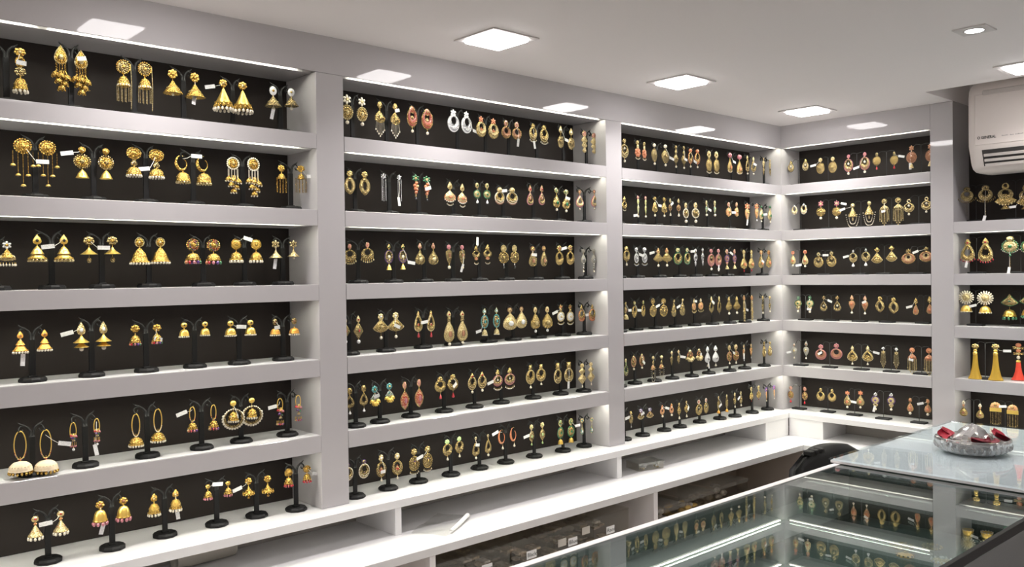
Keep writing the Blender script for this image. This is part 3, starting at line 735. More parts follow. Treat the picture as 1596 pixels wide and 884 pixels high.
 (2, 5, -1.6403, 0.064, (-1.6737, 1.2957, 0.0612), (-1.6345, 1.2966, 0.0608), '', 'ruby-tip filigree oval, pearl drop', 'dr 0 28 18 GR|cr 18 84 40 AY|pl 86 100 13 P'),
 (2, 5, -1.5238, 0.07, (-1.5666, 1.2977, 0.0665), (-1.5162, 1.2991, 0.0688), 'L<58', 'gold chandbali with pearl fringe', 'dr 0 30 20 GG|cr 28 80 44 AK|pl 42 54 8 P|bd 74 100 42 P'),
 (2, 5, -1.3899, 0.072, (-1.4256, 1.2986, 0.0747), (-1.3784, 1.2976, 0.0655), '', 'pale-rimmed gold chandbali with pearl', 'br 0 26 14 G|cr 20 82 42 GY|pd 86 100 11 P'),
 (2, 5, -1.2626, 0.07, (-1.3039, 1.2962, 0.0681), (-1.2517, 1.2951, 0.0675), 'Rv112<', 'beaded gold oval ring, square stud', 'br 0 34 18 G|cr 30 100 42 AY'),
 (2, 5, -1.1603, 0.06, (-1.198, 1.2871, 0.0815), (-1.1542, 1.2881, 0.0793), '', 'long pale scroll', 'fl 0 20 16 YY|kt 16 48 26 YY|kt 40 86 34 YY|pd 86 100 7 P'),
 (2, 6, -2.0882, 0.042, (-2.1194, 1.0984, 0.0468), (-2.0697, 1.1011, 0.051), '', 'gold chandbali with purple stones', 'rd 0 26 24 AB|cr 22 100 62 AP|ov 62 76 8 BB'),
 (2, 6, -1.9759, 0.052, (-2.0089, 1.1033, 0.0734), (-1.956, 1.1002, 0.0733), 'Lo62', 'gold crescent with ruby inset', 'fl 0 26 18 YW|cr 28 84 38 AG|dr 44 68 16 RR|pd 86 100 10 P'),
 (2, 6, -1.8576, 0.058, (-1.8942, 1.1025, 0.0747), (-1.8475, 1.1031, 0.0743), 'R<38', 'beaded gold oval with purple stone', 'fl 0 26 22 GY|rd 29 86 38 AG|ov 40 58 14 BB|bd 80 100 36 P'),
 (2, 6, -1.7372, 0.058, (-1.7757, 1.1119, 0.062), (-1.7309, 1.1139, 0.0614), '', 'mint-stud gold disc, pearl drop', 'fl 0 24 22 LL|cr 20 78 44 AG|fn 50 74 34 A|pd 82 100 11 P'),
 (2, 6, -1.6268, 0.064, (-1.6629, 1.1045, 0.0689), (-1.6142, 1.1059, 0.0684), 'Lo36', 'ornate gold teardrop, dark centre', 'rd 0 18 13 YD|dh 22 86 36 AG|pl 87 100 11 P'),
 (2, 6, -1.5096, 0.068, (-1.5517, 1.1099, 0.0619), (-1.5035, 1.1114, 0.0616), 'L<12', 'coral crescent with pearl drop', 'pk 0 76 42 CG|ch 74 82 3 G|pd 82 100 12 P'),
 (2, 6, -1.3873, 0.067, (-1.4289, 1.1104, 0.0675), (-1.3808, 1.112, 0.0702), 'L<52', 'slim green-gold marquise', 'fl 0 26 16 YL|mq 30 82 22 AL|ch 80 88 4 G|pd 86 100 9 L'),
 (2, 6, -1.2626, 0.063, (-1.3019, 1.11, 0.0803), (-1.2517, 1.1091, 0.0806), 'R>34', 'emerald oval with small gold dome', 'ov 0 28 18 EG|rd 30 78 30 GE|ov 40 66 14 EE|dm 80 97 20 g|bd 95 100 20 g'),
 (2, 6, -1.1541, 0.067, (-1.194, 1.1016, 0.0565), (-1.1457, 1.0987, 0.0541), '', 'pale flower stud with teal drop', 'fl 0 28 24 YT|ch 28 50 4 Y|dr 44 100 24 TW'),
 (3, 1, -0.9675, 0.065, (-1.0096, 2.0626, 0.0832), (-0.9603, 2.0633, 0.0841), '', 'gold ring with pearl centre', 'fl 0 24 17 AY|cr 24 82 38 AY|pl 34 46 9 P|pl 86 100 10 P'),
 (3, 1, -0.8516, 0.065, (-0.8867, 2.0641, 0.0699), (-0.8493, 2.0623, 0.0693), '', 'coral flower cluster with pearls', 'fl 0 28 18 AG|br 24 44 12 Y|fl 38 88 32 CC|bd 82 100 28 P'),
 (3, 1, -0.7384, 0.065, (-0.7914, 2.0614, 0.0787), (-0.7268, 2.063, 0.0809), 'R>62', 'filigree gold oval, pearl stud', 'bl 0 18 15 P|ch 17 24 5 A|ov 23 86 34 AA|pl 87 100 11 P'),
 (3, 1, -0.6158, 0.065, (-0.6626, 2.0666, 0.0852), (-0.6131, 2.0678, 0.0872), 'Ro60<', 'gold kite with flower stud', 'fl 0 20 14 AG|dr 18 40 14 A|kt 34 84 32 AG|pl 87 100 9 P'),
 (3, 1, -0.5288, 0.065, (-0.5716, 2.0626, 0.0734), (-0.5266, 2.0632, 0.073), 'L>68', 'peach-stud gold ring', 'bl 0 22 17 C|cr 18 80 30 GC|pl 86 100 10 P'),
 (3, 1, -0.4008, 0.065, (-0.4496, 2.0642, 0.0901), (-0.3996, 2.0662, 0.091), '', 'flower-stud gold oval, pearl fringe', 'fl 0 32 18 YG|ov 34 90 26 GA|bd 74 100 26 P'),
 (3, 1, -0.2496, 0.065, (-0.3053, 2.0684, 0.0809), (-0.2372, 2.067, 0.082), 'L>44', 'pink-stud peach teardrop', 'bl 0 26 22 K|dr 30 100 34 GC|bd 76 100 32 P'),
 (3, 1, -0.1315, 0.065, (-0.1786, 2.0683, 0.0793), (-0.1328, 2.0672, 0.0763), 'Ro45', 'open gold teardrop, pearl drop', 'dr 0 24 14 YG|dh 16 84 34 AA|pl 86 100 9 P'),
 (3, 1, -0.0124, 0.065, (-0.0547, 2.0687, 0.0738), (-0.0045, 2.0653, 0.0719), '', 'pale gold leaf dangle', 'fl 0 16 12 YY|lf 16 60 18 YY|lf 54 100 14 AY'),
 (3, 2, -0.9671, 0.065, (-1.0041, 1.8582, 0.053), (-0.9639, 1.8603, 0.0535), '', 'gold drop and ring', 'dr 0 36 22 GG|cr 34 84 36 GG|bd 78 100 26 P'),
 (3, 2, -0.848, 0.065, (-0.8883, 1.866, 0.0788), (-0.8455, 1.8663, 0.0785), 'L<92', 'long green leaf vine with pearl', 'fl 0 18 12 KG|lf 16 50 12 LG|lf 44 84 12 LG|pl 86 100 9 P'),
 (3, 2, -0.7445, 0.065, (-0.7927, 1.8662, 0.0728), (-0.7371, 1.8661, 0.0717), 'L>44', 'orange-gold teardrop, round stud', 'rd 0 22 18 GG|dr 22 80 32 GG|pl 84 100 11 P'),
 (3, 2, -0.6541, 0.065, (-0.7009, 1.8649, 0.0663), (-0.6496, 1.8665, 0.0681), 'Lo32', 'small drop with pearl', 'dr 0 24 14 YY|ch 22 34 5 A|rd 34 70 24 AM|ch 68 82 4 A|pd 82 100 12 P'),
 (3, 2, -0.5538, 0.065, (-0.6041, 1.8532, 0.077), (-0.5422, 1.8567, 0.0787), '', 'oval-stud disc with pearl rim', 'ov 0 28 18 YA|rd 28 78 40 AP|pl 84 100 15 P'),
 (3, 2, -0.4171, 0.065, (-0.4701, 1.8686, 0.0624), (-0.4137, 1.8703, 0.0631), 'L>58', 'green leaf dangle with pearl', 'lf 0 46 18 YL|lf 36 82 22 TL|pl 84 100 15 P'),
 (3, 2, -0.2673, 0.065, (-0.3176, 1.8685, 0.059), (-0.2608, 1.8701, 0.0586), 'L>70', 'peach oval filigree', 'ov 0 34 22 KG|ov 36 100 40 CG'),
 (3, 2, -0.1223, 0.065, (-0.183, 1.8704, 0.0832), (-0.112, 1.8726, 0.0745), 'Lv96<', 'coral leaf spray', 'st 0 34 28 CY|lf 26 88 26 CG|pd 88 100 8 W'),
 (3, 2, -0.0171, 0.065, (-0.076, 1.8654, 0.0705), (-0.0084, 1.8672, 0.0725), 'L>52', 'pale filigree drop with dark stone', 'bl 0 16 12 E|dr 20 84 36 YE|pl 88 100 9 P'),
 (3, 3, -0.9618, 0.065, (-1.0059, 1.6823, 0.0686), (-0.9557, 1.6829, 0.0693), '', 'gold disc with hole', 'ov 0 28 20 GA|cr 20 78 38 AG|pd 82 100 11 P'),
 (3, 3, -0.8573, 0.065, (-0.9005, 1.6798, 0.0673), (-0.8548, 1.6804, 0.0671), 'L>42', 'silver stone drop with crystal beads', 'lf 0 32 22 SW|rd 32 84 28 SW|bd 74 100 32 W'),
 (3, 3, -0.7307, 0.065, (-0.7761, 1.6803, 0.0711), (-0.7248, 1.6809, 0.0709), 'L<28', 'coral-stud gold fan', 'dr 0 32 22 CG|fn 28 76 58 GA|ch 74 84 3 G|pl 82 100 12 P'),
 (3, 3, -0.6053, 0.065, (-0.6578, 1.6816, 0.065), (-0.599, 1.6823, 0.0658), 'R>22', 'green-edged chandbali', 'rd 0 30 26 YE|cr 28 100 54 GE'),
 (3, 3, -0.4999, 0.065, (-0.5455, 1.6788, 0.0695), (-0.4986, 1.6814, 0.0702), '', 'long silver-black drop', 'fl 0 22 15 SS|mq 24 76 20 SD|lf 70 100 12 SS'),
 (3, 3, -0.3939, 0.065, (-0.442, 1.6789, 0.0844), (-0.3922, 1.6794, 0.0852), 'Rv90<', 'pink ring with pearl centre', 'fl 0 20 18 KM|cr 24 82 40 MK|pl 34 46 10 Y|pl 86 100 11 P'),
 (3, 3, -0.2802, 0.065, (-0.3333, 1.6789, 0.0809), (-0.2794, 1.6795, 0.0796), 'L>22', 'purple-stone oval with bell', 'ov 0 26 16 KM|rd 28 66 28 MB|ov 36 56 13 BB|lf 62 80 16 K|be 82 100 20 Y'),
 (3, 3, -0.1594, 0.065, (-0.2117, 1.6769, 0.0903), (-0.1553, 1.6775, 0.0902), '', 'peach filigree teardrop, ruby bead', 'rd 0 20 16 YG|br 20 34 9 Y|dr 34 86 36 GC|pd 88 100 6 R'),
 (3, 3, -0.0317, 0.065, (-0.0815, 1.6781, 0.0771), (-0.0222, 1.6787, 0.0757), 'Lo64', 'coral-stud round gold disc', 'rd 0 30 22 CG|dr 28 100 44 GC'),
 (3, 4, -0.9595, 0.066, (-0.9955, 1.4866, 0.0612), (-0.9619, 1.4866, 0.0627), 'R>50', 'oval with bottom bell', 'dr 0 22 12 AM|dr 20 68 24 AM|dm 72 100 30 Y'),
 (3, 4, -0.8461, 0.088, (-0.8879, 1.4871, 0.0608), (-0.8374, 1.4877, 0.0594), 'L>58', 'gold leaf oval, dark inset', 'fl 0 28 18 AL|cr 28 100 34 GG'),
 (3, 4, -0.7406, 0.078, (-0.7935, 1.494, 0.0694), (-0.7309, 1.4923, 0.0693), 'R<40', 'large filigree gold double disc', 'rd 0 34 28 GA|rd 36 100 46 AG'),
 (3, 4, -0.6271, 0.075, (-0.6718, 1.4863, 0.0657), (-0.6183, 1.488, 0.0653), 'R<46', 'gold teardrop, ruby and pearl', 'fl 0 22 16 AY|dr 20 100 38 AG|ov 52 76 14 RR|pl 52 64 8 P'),
 (3, 4, -0.5146, 0.069, (-0.5527, 1.4862, 0.0571), (-0.5092, 1.4861, 0.0553), 'Lo18', 'coral oval in peach crescent', 'dr 0 28 16 YW|ov 26 82 36 CM|bd 66 100 44 Y'),
 (3, 4, -0.4117, 0.056, (-0.4568, 1.4919, 0.0717), (-0.4047, 1.4916, 0.0735), 'Lo32', 'open gold teardrop, dark bead', 'dr 0 22 12 YY|dh 14 86 32 AG|pd 90 100 6 D'),
 (3, 4, -0.2934, 0.043, (-0.3557, 1.4883, 0.0719), (-0.3003, 1.4879, 0.0706), '', 'gold leaf fan with pearl', 'dr 0 30 18 GG|fn 26 76 44 GG|pl 82 100 13 P'),
 (3, 4, -0.1976, 0.036, (-0.2592, 1.49, 0.1091), (-0.2023, 1.4896, 0.1071), 'L>54', 'long gold tassel, round stud', 'rd 0 20 13 CG|ch 20 50 6 Y|sn 22 92 12 Y|cl 54 100 16 Y'),
 (3, 4, -0.0633, 0.035, (-0.121, 1.4864, 0.0761), (-0.0673, 1.4839, 0.0703), '', 'gold leaf drop with pearl', 'fl 0 22 17 YA|ch 20 42 5 A|lf 42 84 18 AA|pl 87 100 11 P'),
 (3, 5, -0.9788, 0.053, (-1.0162, 1.2882, 0.0608), (-0.9804, 1.2875, 0.0622), '', 'green open oval', 'ov 0 22 12 YE|ch 20 40 8 L|cr 38 100 32 EA'),
 (3, 5, -0.8828, 0.067, (-0.9206, 1.2956, 0.0549), (-0.8744, 1.2975, 0.0555), 'Ro58>', 'antique gold round, ruby inset', 'dr 0 20 14 AG|rd 10 82 40 AM|pl 84 100 13 P'),
 (3, 5, -0.7786, 0.057, (-0.8226, 1.2849, 0.094), (-0.7734, 1.2835, 0.0908), '', 'coral fan with pearl loops', 'bl 0 14 11 Y|dr 14 36 10 A|fr 32 56 22 CG|sw 50 100 24 P'),
 (3, 5, -0.6738, 0.057, (-0.7127, 1.2964, 0.054), (-0.67, 1.2968, 0.0535), 'R>52', 'diamond-stud slim leaf', 'di 0 28 16 YC|ch 26 40 4 Y|lf 40 100 22 AA'),
 (3, 5, -0.5618, 0.044, (-0.6165, 1.2938, 0.0528), (-0.5589, 1.2943, 0.0534), 'Ro40', 'gold disc with tiered bells', 'bl 0 24 18 YG|rd 14 66 46 AC|cl 54 100 60 Y'),
 (3, 5, -0.4333, 0.052, (-0.4921, 1.2985, 0.0802), (-0.438, 1.2984, 0.0822), 'Lv92>', 'silver crystal teardrop', 'dr 0 27 20 WS|dr 28 80 34 WS|ch 80 88 2 S|pd 86 100 11 P'),
 (3, 5, -0.3111, 0.04, (-0.3611, 1.2952, 0.0763), (-0.3152, 1.2958, 0.0782), 'L>44', 'round ruby-and-green disc', 'ov 0 28 18 YM|rd 34 84 34 GM|ov 52 66 10 EP|pd 86 100 10 P'),
 (3, 5, -0.2024, 0.042, (-0.2543, 1.2918, 0.0685), (-0.2009, 1.292, 0.0573), 'Lv70<', 'slim peach leaf', 'dr 0 22 10 YC|lf 24 84 20 CG|pd 86 100 6 W'),
 (3, 5, -0.0795, 0.037, (-0.1102, 1.2938, 0.0643), (-0.0652, 1.2922, 0.0611), '', 'gold double teardrop', 'rd 0 24 18 GY|dr 24 100 40 GY|dr 46 84 18 YC'),
 (3, 6, -0.9685, 0.045, (-1.0071, 1.1026, 0.0546), (-0.9654, 1.1024, 0.0667), 'R<36', 'gold oval with silver drop', 'dr 0 22 18 GG|ov 24 74 26 AG|ch 72 88 4 S|pd 86 100 10 S'),
 (3, 6, -0.8608, 0.049, (-0.9062, 1.1033, 0.0397), (-0.8545, 1.1009, 0.0377), 'Lo44', 'silver-stud fan with bead rim', 'rd 0 38 32 SB|fn 34 88 60 AM|bd 74 100 70 Y'),
 (3, 6, -0.7283, 0.054, (-0.7762, 1.1023, 0.0468), (-0.7207, 1.1011, 0.0474), 'L>32', 'red-topped coral ring', 'dr 0 44 22 RP|cr 28 80 36 CM|pl 82 100 17 P'),
 (3, 6, -0.6234, 0.057, (-0.6709, 1.0978, 0.0626), (-0.6252, 1.1003, 0.0632), 'Ro44', 'gold teardrop with long pearl drop', 'rd 0 18 12 YG|dr 20 68 32 GG|ch 66 82 3 G|pd 80 100 12 P'),
 (3, 6, -0.4935, 0.065, (-0.5346, 1.0935, 0.0595), (-0.4871, 1.0946, 0.059), '', 'pink-stud pierced gold disc', 'rd 0 28 18 KP|cr 28 100 44 AG|pl 44 56 8 P'),
 (3, 6, -0.3752, 0.052, (-0.4219, 1.0981, 0.0688), (-0.3645, 1.0979, 0.0695), 'Lo54>', 'slim gold marquise with bell', 'dr 0 16 10 YG|mq 18 82 18 AG|dm 84 100 18 o'),
 (3, 6, -0.2689, 0.043, (-0.3216, 1.1026, 0.0618), (-0.2779, 1.1029, 0.0612), 'R<42', 'gold-topped oval, pearl drop', 'dr 0 24 16 YG|ov 28 80 24 AG|pd 82 100 12 P'),
 (3, 6, -0.1429, 0.043, (-0.2011, 1.1131, 0.0609), (-0.1464, 1.1138, 0.0603), '', 'gold leaf disc', 'lf 0 40 18 YG|rd 40 88 34 GG|pd 90 100 5 R'),
 (3, 6, -0.0256, 0.044, (-0.0861, 1.1006, 0.0598), (-0.0244, 1.1032, 0.0592), '', 'purple flower with gold strip', 'fl 0 34 26 BK|lf 30 90 14 CY|pl 90 100 8 P'),
 (4, 1, -0.046, 0.06, (-0.0214, 2.0555, 0.0492), (-0.0882, 2.057, 0.0522), '', 'gold pear ring with pearl', 'dr 0 38 32 GY|cr 24 100 60 YD|pl 38 58 18 P'),
 (4, 1, -0.1741, 0.06, (-0.1552, 2.0534, 0.0659), (-0.209, 2.0524, 0.0663), 'L<44', 'filigree gold oval with flower stud', 'fl 0 26 24 YY|ch 24 32 6 A|rd 28 100 50 AG'),
 (4, 1, -0.3031, 0.06, (-0.2758, 2.0545, 0.0818), (-0.3434, 2.0563, 0.083), 'R<72', 'pink-beaded ring with pearl centre', 'fl 0 20 16 KM|cr 22 86 46 AK|pl 38 52 11 P|pl 87 100 12 P'),
 (4, 1, -0.4233, 0.06, (-0.3919, 2.0498, 0.0684), (-0.4605, 2.0455, 0.0674), 'R>32', 'gold disc with ruby bead', 'rd 0 24 16 AD|rd 22 76 42 GG|pd 80 100 12 R'),
 (4, 1, -0.556, 0.06, (-0.5268, 2.0613, 0.0864), (-0.5958, 2.0597, 0.084), 'Lv92<', 'copper disc with gold bell', 'st 0 26 20 MM|rd 27 80 42 MM|pl 42 52 9 P|be 78 100 18 Y'),
 (4, 2, -0.0476, 0.06, (-0.0361, 1.8679, 0.044), (-0.0787, 1.8721, 0.0517), '', 'cream crescent with silver stud', 'dr 0 30 22 SW|cr 12 100 56 YS'),
 (4, 2, -0.1811, 0.06, (-0.155, 1.8768, 0.0778), (-0.2239, 1.8738, 0.0767), 'R>22', 'gold disc with diamond-flower stud', 'st 0 34 26 KY|rd 36 84 46 GG|pl 86 100 15 P'),
 (4, 2, -0.3182, 0.06, (-0.2921, 1.8563, 0.0959), (-0.3599, 1.8608, 0.0955), 'L<24', 'pearl-swag lantern', 'bl 0 18 16 Y|cn 18 56 38 G|sw 48 100 50 P'),
 (4, 2, -0.4418, 0.06, (-0.4203, 1.8654, 0.1031), (-0.4743, 1.8663, 0.1048), 'Lo48', 'pale fringe tassel, round stud', 'rd 0 20 20 AY|fr 21 46 34 AY|sn 40 88 36 Y|vs 46 100 34 Y'),
 (4, 2, -0.5457, 0.06, (-0.5155, 1.8575, 0.0625), (-0.5812, 1.8613, 0.0607), '', 'gold chandbali with pearl centre', 'rg 0 26 26 YA|cr 24 82 66 AY|pl 34 48 14 P|pl 86 100 14 P'),
 (4, 3, -0.0478, 0.06, (-0.0266, 1.6724, 0.0656), (-0.0826, 1.6748, 0.0729), 'R<88', 'cream teardrop, rose flower stud', 'fl 0 24 22 CK|dr 26 86 38 YC|pl 88 100 13 P'),
 (4, 3, -0.1638, 0.06, (-0.1428, 1.665, 0.065), (-0.2, 1.6674, 0.0653), 'L>22', 'gold dome disc with ring stud', 'rd 0 30 28 YD|cr 28 100 64 AG|dr 26 60 22 AY'),
 (4, 3, -0.3145, 0.06, (-0.2924, 1.6706, 0.0699), (-0.3445, 1.6748, 0.072), 'L<40', 'sunburst ring with crystal drop', 'dr 0 20 14 SN|cr 20 74 48 AY|pd 78 100 17 W'),
 (4, 3, -0.412, 0.06, (-0.3897, 1.6774, 0.0654), (-0.4473, 1.6824, 0.0646), '', 'gold diamond and fan', 'di 0 34 34 GG|ch 32 40 5 G|fn 38 100 66 GY'),
 (4, 3, -0.5404, 0.06, (-0.512, 1.6667, 0.0588), (-0.5779, 1.6723, 0.0579), 'R<32', 'broad ring chandbali, flower stud', 'st 0 30 32 AG|cr 28 100 84 MG|cr 38 86 46 Y'),
 (4, 4, -0.0726, 0.048, (-0.0556, 1.481, 0.0692), (-0.1087, 1.4825, 0.0715), 'Ro78<', 'green-centred pale disc, pearl drop', 'fl 0 22 18 EN|rd 22 66 44 YE|lf 58 84 26 YA|pl 86 100 14 P'),
 (4, 4, -0.1808, 0.075, (-0.1563, 1.4823, 0.0662), (-0.2153, 1.4828, 0.0654), 'L>32', 'dark-hollow gold teardrop, pearl centre', 'st 0 24 26 AM|dh 26 100 58 AD|pl 54 68 13 P'),
 (4, 4, -0.3036, 0.06, (-0.2849, 1.4868, 0.0749), (-0.339, 1.4852, 0.0751), 'Ro34', 'copper leaf with pearl', 'dr 0 26 20 KM|lf 28 82 36 MC|pd 84 100 12 P'),
 (4, 4, -0.4149, 0.073, (-0.3935, 1.4824, 0.0626), (-0.4477, 1.479, 0.0628), '', 'gold marquise ring, flower stud', 'fl 0 28 28 GG|mh 22 100 58 AG'),
 (4, 4, -0.5509, 0.084, (-0.5282, 1.4786, 0.0667), (-0.5799, 1.4849, 0.0679), 'L<54', 'amber teardrop, gold stud', 'dr 0 36 26 GY|dr 40 100 38 MC'),
 (4, 5, -0.0633, 0.035, (-0.0435, 1.2852, 0.0683), (-0.0971, 1.2929, 0.0747), 'L<62', 'grey leaf with pearl', 'dr 0 26 20 NC|lf 30 84 36 NY|pd 86 100 10 P'),
 (4, 5, -0.193, 0.035, (-0.1624, 1.2831, 0.0637), (-0.23, 1.2905, 0.0648), 'Lo56', 'copper disc, pink flower stud', 'fl 0 30 30 KM|cr 30 100 68 MK'),
 (4, 5, -0.3163, 0.041, (-0.2945, 1.2846, 0.0766), (-0.3575, 1.2876, 0.0769), 'R>34', 'open gold teardrop, white stud', 'dr 0 24 18 YW|dh 20 82 58 GY|fn 46 80 44 G|pd 86 100 11 P'),
 (4, 5, -0.4367, 0.043, (-0.4188, 1.2876, 0.0836), (-0.4698, 1.2864, 0.0827), '', 'star-and-bead chain', 'di 0 18 16 SN|st 18 36 18 YG|vs 34 100 22 Y'),
 (4, 5, -0.5609, 0.039, (-0.5319, 1.2871, 0.1007), (-0.5943, 1.2867, 0.1021), 'Lo46<', 'coral-stud fringe tassel', 'rd 0 20 20 CC|fr 22 48 34 MC|sn 42 90 34 Y|vs 46 100 34 Y'),
 (4, 6, -0.0363, 0.052, (-0.0151, 1.0975, 0.0711), (-0.0797, 1.099, 0.0723), '', 'gold oval with ruby drop', 'rd 0 24 20 KM|rd 28 76 34 GM|pd 80 100 13 R'),
 (4, 6, -0.1655, 0.057, (-0.1484, 1.1004, 0.0542), (-0.1981, 1.0998, 0.0527), '', 'tilted pierced gold disc', 'rd 0 26 20 GY|cr 24 100 62 GA'),
 (4, 6, -0.288, 0.053, (-0.2661, 1.0993, 0.0704), (-0.3207, 1.1046, 0.0712), 'L>60', 'coral-flower teardrop', 'st 0 26 26 CC|dr 24 86 44 AC|pl 87 100 14 P'),
 (4, 6, -0.4103, 0.044, (-0.3859, 1.1045, 0.0702), (-0.4481, 1.1072, 0.0682), 'Lv92<', 'purple-centred teardrop, silver star', 'st 0 22 20 SN|rd 20 66 44 YB|lf 56 86 28 YA|pl 86 100 15 P'),
 (4, 6, -0.5472, 0.045, (-0.5205, 1.0953, 0.0633), (-0.5861, 1.0978, 0.0634), 'R<30', 'copper teardrop with pearl', 'ov 0 28 20 MC|dr 26 84 42 MC|pl 84 100 17 P'),
 (5, 2, -0.7509, 0.06, (-0.7253, 1.8872, 0.0612), (-0.7883, 1.8884, 0.0649), 'Rv190<', 'wide gold chandbali with chain', 'rd 0 34 40 AD|cr 22 88 70 AY|bd 66 100 104 A|sc 100 178 0 A'),
 (5, 2, -0.882, 0.06, (-0.8544, 1.89, 0.0927), (-0.9192, 1.8782, 0.085), 'R<88', 'gold basket chandbali', 'cr 0 26 24 GY|cr 22 66 52 AY|fn 42 84 74 GG|bd 72 88 70 Y|cn 84 100 34 G'),
 (5, 3, -0.7513, 0.06, (-0.7266, 1.6978, 0.0891), (-0.787, 1.6991, 0.0934), 'Lv106<', 'gold pear chandbali, maroon beads', 'dr 0 28 24 GR|dh 14 94 58 GY|rd 34 48 12 GG|bd 70 100 62 R'),
 (5, 3, -0.8971, 0.06, (-0.868, 1.7012, 0.0718), (-0.9285, 1.6987, 0.0708), 'Lv170<', 'pale yellow round with green bead', 'bl 0 28 34 Y|rd 16 86 76 YE|bd 58 86 84 P|pd 86 100 14 E|sc 90 160 0 G'),
 (5, 4, -0.7474, 0.06, (-0.72, 1.5067, 0.0791), (-0.7848, 1.5052, 0.0807), 'R<66', 'red-star sunburst with dome', 'su 0 62 64 YP|st 22 40 22 CC|dm 66 96 48 g|bd 90 100 50 P'),
 (5, 4, -0.8817, 0.1, (-0.8521, 1.4956, 0.0938), (-0.9127, 1.5005, 0.0915), '', 'peacock-fan with green-beaded dome', 'dr 0 22 20 AG|fn 8 48 62 AE|dm 60 86 44 g|bd 82 100 46 E'),
 (5, 5, -0.7858, 0.037, (-0.758, 1.3138, 0.127), (-0.8258, 1.3118, 0.1295), 'R>18', 'gold thread tassel, flower stud', 'fl 0 15 20 GY|bl 15 24 10 g|ts 22 100 38 G'),
 (5, 5, -0.9067, 0.094, (-0.8816, 1.3101, 0.1321), (-0.9404, 1.3114, 0.1294), '', 'red thread tassel with coral beads', 'bl 0 12 14 C|st 8 20 30 GY|bl 17 26 12 C|st 24 34 28 GY|pl 34 44 9 P|ts 46 100 36 c'),
 (5, 6, -0.7432, 0.044, (-0.714, 1.1067, 0.0597), (-0.7704, 1.1002, 0.0552), '', 'copper floral teardrop, pearl stud', 'dr 0 26 22 PG|ov 24 40 14 CM|dr 38 100 50 GM'),
 (5, 6, -0.8309, 0.057, (-0.8178, 1.1082, 0.0812), (-0.8733, 1.1047, 0.081), 'R<12', 'coral half-dome with gold strands', 'hd 0 27 44 CG|bx 26 42 44 G|sn 40 100 42 G|bd 94 100 44 Y'),
]
# ------------------------------------------------------------------ room (metres; x along the long wall, y into it, z up)
HB, CE = 2.1064, 2.2
P1L, P1R, P2L, P2R = -2.2121, -2.1325, -1.1141, -1.0335
Q1, Q2 = -.6138, -.6944
XL, YR = -3.30, -1.85                       # ends of the display walls beyond the frame
DEP = .152                                  # depth of the display niches
TOPS = [1.95, 1.7583, 1.5693, 1.3790, 1.1876]
BOTS = [1.9117, 1.7176, 1.5290, 1.3362, 1.1443]
LEDGE = 1.0

struct('floor', [((-4.7, -3.7, -.05), (.3, .3, 0))], 'floor_tile')
struct('ceiling', [((-4.7, -3.7, CE), (-.24, .3, 2.62)), ((-.24, Q2, CE), (.3, .3, 2.62)), ((-.24, -3.7, 2.29), (.3, Q2, 2.62))], 'paint_ceiling')
struct('wall_left', [((-4.7, DEP+.012, 0), (.3, .3, CE))], 'paint_wall')
struct('wall_back', [((DEP+.012, -3.7, 0), (.3, DEP+.012, 2.5))], 'paint_wall')
struct('wall_right', [((-4.7, -3.8, 0), (.3, -3.7, 2.5))], 'paint_wall')
struct('wall_front', [((-4.8, -3.7, 0), (-4.7, .3, 2.5))], 'paint_wall')
struct('trim_1', [((XL, 0, HB), (-.0005, .004, CE)), ((XL, .004, HB+.0055), (-.0005, .024, CE)), ((XL, .024, HB), (-.0005, DEP+.01, CE))], 'white_laminate')          # band above the long wall's niches
struct('trim_2', [((0, Q1+.0005, HB), (.004, DEP+.01, CE)), ((.004, Q1+.0005, HB+.0055), (.024, DEP+.01, CE)), ((.024, Q1+.0005, HB), (DEP+.01, DEP+.01, CE))], 'white_laminate')   # the same on the back wall
def pilaster(name, lo, hi): struct(name, [(lo, hi)], 'white_laminate', .0008)
pilaster('trim_3', (P1L, 0, LEDGE), (P1R, DEP+.01, HB-.0005))
pilaster('trim_4', (P2L, 0, LEDGE), (P2R, DEP+.01, HB-.0005))
pilaster('trim_5', (0, 0, LEDGE), (DEP+.01, DEP+.01, HB-.0005))
pilaster('trim_6', (0, Q2, LEDGE), (DEP+.01, Q1, CE-.0005))
pilaster('trim_7', (XL-.08, 0, LEDGE), (XL, DEP+.01, CE-.0005))
pilaster('trim_8', (0, YR-.08, LEDGE), (DEP+.01, YR, 2.2895))

